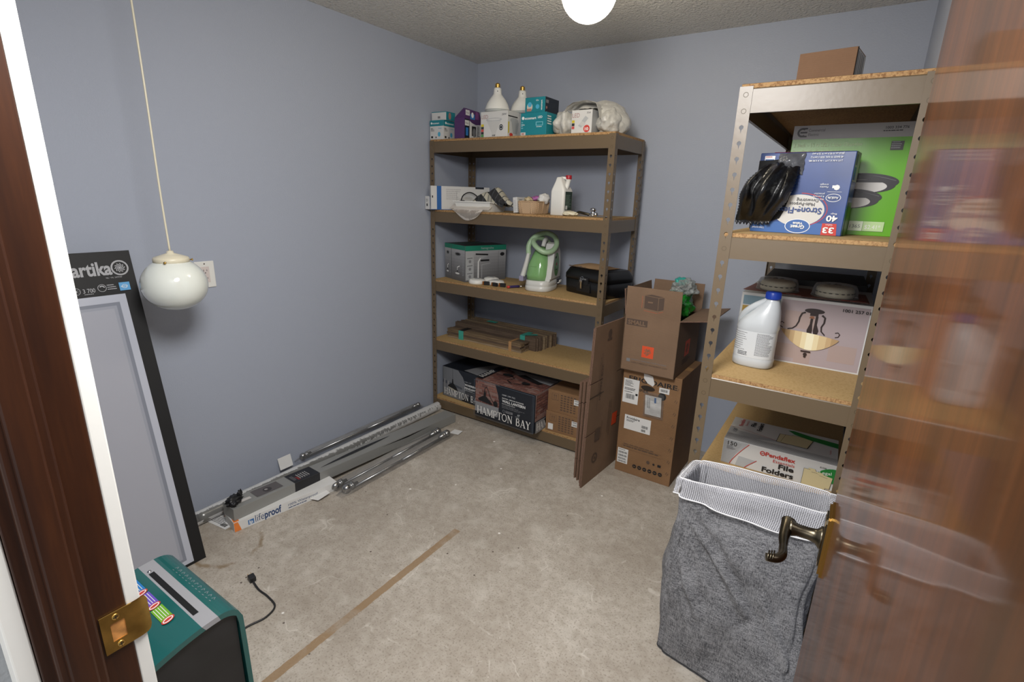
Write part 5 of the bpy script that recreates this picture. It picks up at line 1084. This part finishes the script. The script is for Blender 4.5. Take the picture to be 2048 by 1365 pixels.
carton('lantern_box', 'grey and black pendant lamp box at the left of the bottom shelf', 'box', (.058, -.452, Z5), R_(-4), .385, .30, .225, hb, d_pend, 'printed lamp boxes on the bottom shelf', .001)
def d_brown(b, F, w, d, h):
    f = F['front']; r = random.Random(int(w*1e4)); b.line(f, [(.028, h-.060), (.072, h-.060), (.072, h-.018), (.028, h-.018), (.028, h-.060)], .0022, kraft_dark)
    for q in (.043, .057): b.line(f, [(q, h-.054), (q, h-.026)], .0025, kraft_dark); b.line(f, [(q-.005, h-.034), (q, h-.026), (q+.005, h-.034)], .002, kraft_dark)
    for k in range(5): b.fine(f, .088+.022*k, .012, .015, h-.03, 7, kraft_dark, .5, .2)
    b.rect(f, w-.085, h-.062, .060, .034, paper); b.barcode(f, w-.080, h-.040, .045, .009, ink); b.barcode(f, w-.080, h-.056, .045, .009, ink)
    t_ = F['top']; b.rect(t_, 0, d*.42, w, .05, MT['clear_tape'])
kl = kraft2
o = carton('small_carton', 'lower of two brown cartons stacked on the bottom shelf', 'box', (.950, -.503, Z5), R_(2), .262, .30, .134, kl, lambda b, F, w, d, h: (d_brown(b, F, w, d, h), b.rect(F['front'], .018, .015, .034, .040, paper)), 'brown cartons on the bottom shelf', .0015)
o = carton('small_carton', 'upper of two brown cartons stacked on the bottom shelf', 'box', (.955, -.498, Z5+.1345), R_(1), .262, .30, .140, kl, d_brown, 'brown cartons on the bottom shelf', .0015)

# ------------------------------------------------------------------ right shelving
Q1, Q2, Q3, Q4 = [z+.0005 for z in RZ[:4]]
b = MB(); w, d, h = .148, .13, .104; b.box(0, 0, 0, w, d, h, card('brown_board', '7E5E44', '6E5038'), .0015); F = box_frames(w, d, h); r = F['right']; b.rect(r, .002, 0, d-.004, h-.004, lgrey)
for k in range(4): b.rect(r, .02+.024*k, .004, .010, h-.012, grey_ink)
b.rect(r, .0, 0, .010, h, ink)
tag(b.build('shipping_carton', None, (2.128, -1.190, Q1), R_(-8)), 'brown carton with taped striped side on top of the right shelving', 'box')
lime = mat('lime_print', '62A818', rough=.30, coat=.2, bump=.15, bs=8); ltop = mat('grey_band_print', 'A19C9A', rough=.35)
def d_green(b, F, w, d, h):
    f = F['front']; b.rect(f, 0, h-.042, w, .042, ltop)
    lg = mat('charcoal_print', '3A3536', rough=.4)
    b.ring(f, .026, h-.021, .0145, .0060, lg, n=24, a0=.9, a1=2*PI-.9); b.rect(f, .020, h-.0235, .020, .005, lg); b.rect(f, .024, h-.0115, .016, .005, lg); b.rect(f, .024, h-.0355, .016, .005, lg)
    b.text(f, 'Commercial', .044, h-.019, .0125, lg, width=.046); b.text(f, 'Electric', .044, h-.032, .0125, lg, width=.030)
    b.text(f, '1003 334 776', .250, h-.018, .010, lg, width=.058, bold=.02); b.fine(f, .245, h-.028, .065, .006, 1, lg)
    b.text(f, '2 Pack - 13 in LED Color Changing', .008, h-.066, .0165, mat('pale_lime', 'B9D49A', rough=.4), width=.190, bold=.02); b.text(f, 'Low Profile Flush Mount', .008, h-.086, .0165, MT['pale_lime'], width=.130, bold=.02)
    b.rect(f, .272, h-.080, .032, .026, lg); b.fine(f, .274, h-.078, .028, .022, 4, lgrey, .3)
    dk = mat('fixture_dark', '2B262C', rough=.35); wl = mat('fixture_light', 'CFCBC8', rough=.4)
    for cx, cy, s_ in ((.215, .165, 1.0), (.180, .118, 1.0)):
        b.disc(f, cx, cy, .098*s_, dk, ry=.026, n=40); b.disc(f, cx-.002, cy-.010, .093, dk, ry=.026, n=40); b.disc(f, cx-.006, cy-.014, .076, wl, ry=.021, n=40); b.poly(f, [(cx-.082, cy-.002), (cx+.070, cy-.002), (cx+.070, cy+.006), (cx-.082, cy+.006)], dk)
        b.line(f, [(cx-.09+.18*k/16, cy+.004-.018*sin(PI*k/16)*-.9) for k in range(17)], .0012, grey_ink)
    b.rect(f, .150, .018, .022, .020, mat('energy_blue')); b.rect(f, .180, .018, .016, .020, MT['pale_lime']); b.rect(f, .205, .014, .038, .030, mat('pale_plate', 'DDE8CE', rough=.4)); b.text(f, '1365', .209, .023, .015, grey_ink, width=.028); b.rect(f, .244, .014, .055, .030, MT['pale_lime']); b.text(f, '$2.41*', .249, .021, .018, white_ink, width=.042)
carton('light_fixture_box', 'large lime green light fixture box on the right shelving', 'box', (2.130, -1.052, Q2), 0, .328, .125, .338, lime, d_green, None, .0012)
gvb = mat('royal_blue_print', '223F7C', rough=.35, coat=.15, var=.18, vs=6); gvl = mat('light_blue_print', '345F9E', rough=.4)
t = thing('trash_bag_box', 'blue trash bag box stood upside down on the right shelving', 'box', (2.062, -1.182, Q2), R_(-6))
b = MB(); w, d, h = .262, .095, .245; b.box(0, 0, 0, w, d, h, gvb, .002); F = box_frames(w, d, h); f = F['front']
hole = [(-.001, .222), (.05, .224), (.085, .232), (.110, .228), (.128, .205), (.118, .180), (.105, .175), (.110, .150), (.104, .110), (.095, .070), (.085, .045), (.06, .035), (.02, .035), (-.001, .038)]
b.rect(f, .001, .001, w-.045, .034, gvl); PF = Fr(f.p(w, h), -f.u, -f.v); PF.k = 26   # printing frame turned upside down
b.disc(f, .135, .072, .072, mat('cream_oval', 'C9C6C0', rough=.45), ry=.048, n=40); b.ring(f, .139, .074, .076, .002, red_ink, ry=.051, n=40, a0=-1.2, a1=1.6)
def ut(s_, u, v, sz, m, wd, bold=.0): b.text(PF, s_, w-u-wd, h-v-sz*.72, sz, m, width=wd, bold=bold)
ut('Drawstring', .126, .098, .014, navy, .060); ut('Multi-Purpose', .108, .086, .014, navy, .070); ut('Strong-Flex', .080, .062, .026, gvb, .120, .02)
b.disc(f, .140, .024, .036, white_ink, ry=.022, n=36); b.disc(f, .140, .024, .034, gvl, ry=.020, n=36); ut('Great', .121, .016, .015, white_ink, .040, .03); ut('Value', .127, .028, .011, white_ink, .028, .03)
b.poly(f, [(.208, .001), (.250, .001), (.246, .036), (.208, .036)], red_ink); ut('33', .212, .007, .024, white_ink, .030, .03); ut('Gallon', .218, .029, .007, white_ink, .018); ut('40', .216, .042, .024, white_ink, .030, .03); ut('Bags', .226, .062, .007, white_ink, .016)
ut('Unscented', .008, .010, .009, white_ink, .036); ut('40 BAGS 33 GAL SIZE (124.9 L)', .145, .226, .0075, white_ink, .085, .01); ut('2 FT 9 IN X 3 FT 1 IN X 0.90 MIL', .140, .216, .0075, white_ink, .090, .01); ut('(83.8 cm X 93.9 cm X 22.9 um)', .148, .236, .0075, white_ink, .083, .01)
b.ring(f, .224, .112, .020, .0015, white_ink, ry=.012, n=28); ut('ActiLife', .210, .108, .010, white_ink, .028, .02); ut('With leak, tear', .166, .104, .0075, white_ink, .035); ut('& puncture', .170, .112, .0075, white_ink, .030); ut('protection', .172, .120, .0075, white_ink, .028); b.rect(f, .205, .129, .038, .0008, white_ink); b.disc(f, .228, .142, .008, white_ink, n=8); b.rect(f, .216, .140, .008, .008, white_ink); ut('Flexible', .184, .140, .0075, white_ink, .022); ut('strength', .184, .147, .0075, white_ink, .022)
b.rect(f, .014, .214, .030, .022, white_ink); b.rect(f, .016, .216, .026, .010, gvl); b.fine(f, .016, .229, .026, .005, 1, red_ink)
r = F['right']; b.rect(r, 0, h-.085, d, .085, mat('box_end_white', 'B9B4AE', rough=.5)); b.rect(r, .012, h-.038, .030, .03, grey_ink); b.rect(r, .010, h-.080, .034, .036, gvl); b.rect(r, .03, .0, d-.03, .10, mat('mottled_green', '3C5A30', rough=.4, var=.6, vs=30))
b.build('carton', t)
b = MB(); fr = Fr((0, -.0015, 0), (1, 0, 0), (0, 0, 1)); b.poly(fr, hole, mat('opening_dark', '0E0E10', rough=.8)); b.build('torn_opening', t)
bg = mat('black_bag_film', '0D0D0F', rough=.28, bump=1.0, bs=60, spec=.7); nt = bg.node_tree
b = MB()
def bagp(u, v):
    # emerges at the torn opening (v=0) and droops forward / left (v=1)
    wx = .052+.020*sin(PI*min(1, v*1.2)); cx = .068-.062*v; z = .205-.180*v-.02*sin(PI*v)*(u-.5); y = -.004-.058*sin(PI*min(1, v*1.05+.02))*(1-.55*abs(2*u-1)**2)-.012*v
    fold = .016*math.sin(u*PI*5)*sin(PI*min(1, v*1.1)); n_ = .010*noise.noise(Vector((u*4, v*4, 3)))
    edge = .0022*math.sin(v*150) if u < .02 or u > .98 else 0
    return (cx+(u-.5)*2*wx+n_+edge, y-fold-.002, z+n_*.7+(.004*sin(u*60) if v > .97 else 0)+.012*(1-v)*sin(PI*u))
b.sheet(bagp, 70, 50, bg); part_label(b.build('bag_roll_end', t, solid=.0015), 'black plastic bag pulled out of the torn front')
b = MB()
def bagp2(u, v): return (.055+.075*u+.004*noise.noise(Vector((u*5, v*5, 8))), -.003-.022*sin(PI*u)*sin(PI*v)-.006*noise.noise(Vector((u*7, v*7, 5))), .198+.045*v-.020*(1-v)*u)
b.sheet(bagp2, 20, 12, mat('grey_bag_film', '55565A', rough=.25, bump=.8, bs=50)); b.build('bag_flap', t)
b = MB(); b.box(0, 0, 0, .225, .018, .256, mat('red_plastic', 'A8222C'), .006); tag(b.build('red_binder', None, (2.082, -1.078, Q2), R_(-2)), 'red flat case standing behind the blue trash bag box', 'case')
def d_lw(b, F, w, d, h): b.rect(F['front'], .0, 0, .004, h, ink); b.fine(F['front'], .01, .02, .03, .05, 4, grey_ink)
carton('white_carton', 'small pale carton peeking out left of the blue trash bag box', 'box', (2.030, -1.000, Q2), 0, .075, .09, .062, boxw, d_lw, None, .001)
# chandelier box with bleach bottle before it
def d_chand(b, F, w, d, h):
    f = F['front']; b.rect(f, 0, 0, w, h, boxw); b.rect(f, .007, h-.044, .122, .034, mat('dusty_blue_print', '7A93A0', rough=.45)); b.rect(f, .007, .006, .122, h-.054, mat('ochre_print', 'A98A3E', rough=.45)); b.disc(f, .060, h-.052, .024, mat('olive_dark', '4A4430', rough=.5), ry=.018); b.text(f, 'Hampton', .042, h-.058, .010, lgrey, width=.034)
    bg_ = mat('mauve_photo', 'A6989A', rough=.35); b.rect(f, .134, .005, w-.138, h-.014, bg_)
    for (x, y, w_, h_) in ((.14, .02, .06, .05), (.20, .006, .05, .06), (.30, .03, .08, .06), (.15, .13, .10, .06)): b.rect(f, x, y, w_, h_, mat('mauve_photo_warm', 'A8948E', rough=.35))
    dk = mat('bronze_print', '2E211F', rough=.35); s_ = lambda pts: [(x, y) for x, y in pts]
    b.disc(f, .238, .197, .030, dk, ry=.009, n=28); b.rect(f, .226, .180, .025, .012, dk)
    b.poly(f, [(.226, .118), (.240, .118), (.241, .128), (.238, .150), (.238, .178), (.230, .178), (.230, .150), (.224, .128)], dk); b.poly(f, [(.246, .116), (.258, .118), (.260, .130), (.252, .150), (.252, .180), (.244, .180), (.244, .150), (.243, .128)], dk)
    for k in range(4): b.disc(f, .2335+.0, .172+.002*k, .009-.001*k, mat('copper_print', '8A5A3E', rough=.4), ry=.0015, n=14)
    tw = lambda q: .0065*(1-.4*q)
    b.line(f, [(.212, .190), (.202, .185), (.197, .170), (.196, .155), (.190, .138), (.180, .128), (.165, .124)], tw, dk); b.line(f, [(.262, .186), (.272, .178), (.272, .160), (.266, .145), (.268, .130), (.280, .118)], tw, dk)
    b.line(f, [(.150, .126), (.140, .132), (.138, .142), (.145, .147), (.152, .142)], .003, dk); b.line(f, [(.311, .116), (.320, .119), (.323, .128), (.317, .134), (.309, .131)], .003, dk)
    N_ = 24; bowl = lambda k: (.145+(.325-.145)*k/N_, .122-.014*k/N_-.056*sin(PI*k/N_)**.8)
    cols = ['9C7E58', 'B0926A', 'C4A67C', 'D4BC90', 'E6D6AC', 'F0E8C8', 'E6D6AC', 'D4BC90', 'C4A67C', 'B0926A', '9C7E58']
    for k in range(N_):
        a0, a1 = bowl(k), bowl(k+1); t0, t1 = .122-.014*k/N_, .122-.014*(k+1)/N_; ci = min(10, max(0, int(10*((k+.5)/N_)**.9))); b.poly(f, [(a0[0], a0[1]-.0005), (a1[0], a1[1]-.0005), (a1[0], t1+.004*sin(PI*(k+1)/N_)), (a0[0], t0+.004*sin(PI*k/N_))], mat('bowl_'+cols[ci], cols[ci], rough=.4))
    b.rect(f, .218, .050, .030, .005, dk); b.disc(f, .233, .042, .006, dk, n=12); b.disc(f, .233, .034, .004, dk, n=10)
    b.text(f, '1001 257 014', .318, h-.028, .014, ink, width=.088, bold=.015)
carton('chandelier_box', 'white box with bowl chandelier picture on the third right shelf', 'box', (2.052, -1.062, Q3), 0, .398, .33, .236, boxw, d_chand, None, .0012, lgrey)
t = thing('bleach_jug', 'white bleach jug with blue cap in front of the chandelier box', 'jug', (2.135, -1.170, Q3), R_(-6))
bw_ = mat('milk_white_plastic', 'BDC1C4', rough=.28)
b = MB(); b.loft([(0, 0, 0, .058, .042, 2.6), (.006, 0, 0, .065, .049, 2.6), (.028, 0, 0, .066, .050, 2.6), (.034, 0, 0, .0645, .0485, 2.6), (.130, 0, 0, .0645, .0485, 2.6), (.138, 0, 0, .067, .051, 2.5), (.160, .004, 0, .062, .048, 2.4), (.180, .014, 0, .051, .044, 2.3), (.200, .023, 0, .040, .037, 2.2), (.218, .029, 0, .030, .030, 2), (.232, .032, 0, .0225, .0225, 2), (.238, .032, 0, .019, .019, 2), (.250, .032, 0, .018, .018, 2)], bw_, 56)
b.tube([(-.048, 0, .135), (-.056, 0, .158), (-.046, 0, .183), (-.022, 0, .207), (.006, 0, .226), (.026, 0, .236)], lambda q: .0135-.003*q, bw_, 16, 7); b.build('jug_body', t)
b = MB(); b.lathe([(.0225, .240), (.0235, .243), (.0235, .262), (.021, .265), (0, .266)], mat('blue_cap_plastic', '1F3FA0', rough=.35), Matrix.Translation((.032, 0, 0)), 32)
for k in range(32): a = k*PI/16; b.box(-.0006, .0232, .243, .0006, .0243, .261, MT['blue_cap_plastic'], 0, Matrix.Translation((.032, 0, 0)) @ Matrix.Rotation(a, 4, 'Z'))
part_label(b.build('cap', t), 'royal blue ribbed cap')
b = MB(); n = 40
def lab(u, z):  # wrap around the front of the body
    a = -PI*.98+PI*.96*u; c_, s_ = cos(a), sin(a); return (.0652*math.copysign(abs(c_)**(2/2.6), c_), .0492*math.copysign(abs(s_)**(2/2.6), s_), z)
b.sheet(lambda u, v: lab(u, .036+.092*v), 40, 2, mat('white_label', 'C9CCCE', rough=.4))
def curved_fine(u0, u1, z0, z1, n, m_, seed, fill=.4):
    r = random.Random(seed); vs = []; fs = []
    for k in range(n):
        z = z1-(k+fill)*(z1-z0)/n; u = u0; lim = u0+(u1-u0)*(1-.35*r.random())
        while u < lim:
            l = .012+.018*r.random(); q = len(vs)
            for uu, zz in ((u, z), (min(lim, u+l), z), (min(lim, u+l), z+fill*(z1-z0)/n), (u, z+fill*(z1-z0)/n)):
                p = lab(uu, zz); vs.append((p[0]*1.006, p[1]*1.008, p[2]))
            fs.append((q, q+1, q+2, q+3)); u += l+.005
    b.add(vs, fs, m_)
curved_fine(.10, .45, .055, .122, 9, grey_ink, 1, .25); curved_fine(.54, .86, .045, .124, 20, grey_ink, 2, .5); curved_fine(.30, .48, .040, .055, 3, ink, 3, .5)
part_label(b.build('label', t), 'white printed label')
# smoke detectors in blister packs
def blister(label, x, y, z, rz):
    t = thing('packaged_detector', label, 'smoke detector', (x, y, z), rz, 'blister packed smoke detectors')
    b = MB(); b.box(-.100, -.085, 0, .100, .115, .0015, mat('rust_card', '6A3E32', rough=.5, var=.2, vs=20)); F = Fr((0, 0, .0016), (1, 0, 0), (0, 1, 0)); b.rect(F, .02, -.08, .07, .014, red_ink); b.rect(F, .045, -.082, .05, .006, paper); part_label(b.build('backing_card', t), 'rust red backing card')
    b = MB(); b.lathe([(.058, .002), (.060, .006), (.060, .016), (.0595, .0165), (.0575, .018), (.0595, .0195), (.060, .020), (.058, .030), (.050, .036), (.030, .038), (0, .038)], cream, None, 40); d_ = b.build('detector', t)
    b = MB()
    for k in range(20):
        a = 2*PI*k/20; b.tube([(.0598*cos(a+j*.055), .0598*sin(a+j*.055), .018) for j in range(4)], .0013, ink, 5, 1)
    b.build('vent_slots', d_)
    b = MB(); b.lathe([(.074, .0018), (.072, .004), (.068, .030), (.062, .043), (.045, .046), (0, .0465)], clear, None, 40); part_label(b.build('blister', t), 'clear plastic blister')
blister('left smoke detector in a clear blister on the chandelier box', 2.150, -.930, Q3+.2365, R_(-4))
blister('right smoke detector in a clear blister on the chandelier box', 2.335, -.962, Q3+.2395, R_(3))
b = MB(); b.box(0, 0, 0, .36, .34, .255, mat('charcoal_board', '2A2A2C', rough=.6, var=.15, vs=6), .002); b.rect(Fr((0, 0, 0), (1, 0, 0), (0, 0, 1)), .02, .19, .30, .04, mat('dull_grey_print', '4A4A4C', rough=.6)); tag(b.build('storage_carton', None, (2.075, -.700, Q3), R_(2)), 'dark grey carton in shadow behind the chandelier box', 'box')
# file folder box
t = MB(); w, d, h = .372, .240, .100; t.box(0, 0, 0, w, d, h, boxw, .0015); F = box_frames(w, d, h); f = F['front']; gs = mat('stripe_grey', '8E8C8C', rough=.5); rd = mat('folder_red', 'B8322C', rough=.5); gn = mat('legal_green', '1E7A34', rough=.5); mn = mat('manila_print', 'C9BC94', rough=.5)
def folder_face(g, x0, hh, sw):
    t.poly(g, [(x0+.001, .001), (x0+.030, .001), (x0+.048, hh*.45), (x0+.088, hh-.001), (x0+.001, hh-.001)], lgrey)
    t.poly(g, [(x0+.052, .001), (x0+.082, .001), (x0+.120, hh*.38), (x0+.060, hh*.42)], lgrey)
for k in range(12): pass
folder_face(f, 0, h, 0)
for k in range(14): t.rect(f, .002, .004+.0065*k, .030+.0025*k, .001, gs)
t.line(f, [(.032+.058*(k/12)**1.3, .001+(h-.003)*k/12) for k in range(13)], .0022, rd); t.line(f, [(.085+.038*(k/10)**1.1, .001+.040*k/10) for k in range(11)], .0022, rd)
t.text(f, '150', .016, h-.022, .023, ink, width=.032); t.fine(f, .014, h-.040, .032, .014, 4, grey_ink)
t.text(f, 'Pendaflex', .148, h-.029, .022, rd, width=.098, bold=.025); t.ring(f, .138, h-.022, .009, .003, rd, n=18); t.line(f, [(.130, h-.026), (.146, h-.018)], .002, rd); t.text(f, 'Essentials', .176, h-.046, .016, rd, width=.070); t.text(f, 'File', .196, h-.066, .026, ink, width=.050, bold=.03); t.text(f, 'Folders', .144, h-.092, .027, ink, width=.104, bold=.03)
t.text(f, '81046', .322, h-.020, .008, ink, width=.020); t.poly(f, [(w-.001, .032)]+[(w-.001-.062*cos(a), .032+.055*sin(a)) for a in [R_(10*k) for k in range(10)]], gn); t.text(f, 'Legal', w-.048, .058, .016, white_ink, width=.036, rot=.12); t.text(f, 'Size', w-.032, .042, .016, white_ink, width=.026, rot=.12)
fo = [(.275, .002), (.348, .002), (.352, .046), (.326, .050), (.318, .056), (.300, .056), (.296, .064), (.276, .064)]; t.poly(f, [(x+.014, y+.006) for x, y in fo], ink); t.poly(f, [(x+.013, y+.006) for x, y in fo], mn); t.poly(f, [(x-.001, y+.001) for x, y in fo], ink); t.poly(f, fo, mn)
g = F['top']
for k in range(10): t.rect(g, .001, .002+.0055*k, w-.002, .0026, gs)
t.poly(g, [(.001, .056), (.10, .056), (.20, .09), (.04, .10), (.001, .13)], lgrey); t.line(g, [(.0+.03*k, .130-.0052*k-.0004*k*k) for k in range(8)], .0015, rd)
t.text(g, 'Pendaflex', .042, .150, .020, rd, width=.080, rot=PI/2, bold=.02); t.text(g, 'Essentials', .058, .165, .013, rd, width=.055, rot=PI/2); t.text(g, 'File', .086, .170, .024, ink, width=.045, rot=PI/2, bold=.03); t.text(g, 'Folders', .112, .140, .024, ink, width=.085, rot=PI/2, bold=.03); t.text(g, '150', .030, .080, .020, ink, width=.032, rot=PI/2)
t.poly(g, [(.17, .080), (.275, .080), (.290, .165), (.265, .178), (.22, .178), (.215, .170), (.175, .165)], ink); t.poly(g, [(.172, .082), (.273, .082), (.288, .163), (.264, .176), (.221, .176), (.216, .168), (.177, .163)], mn); t.line(g, [(.185, .088), (.196, .168)], .001, ink)
t.poly(g, [(.20, .215), (.225, .188), (.27, .170), (.371, .150), (.371, .195), (.28, .205), (.22, .222)], gn); t.text(g, 'Pendaflex', .350, .080, .008, rd, width=.040, rot=PI/2)
tag(t.build('file_folder_box', None, (2.078, -1.132, Q4), R_(1.0)), 'white and grey file folder box on the shelf above the hamper', 'box')
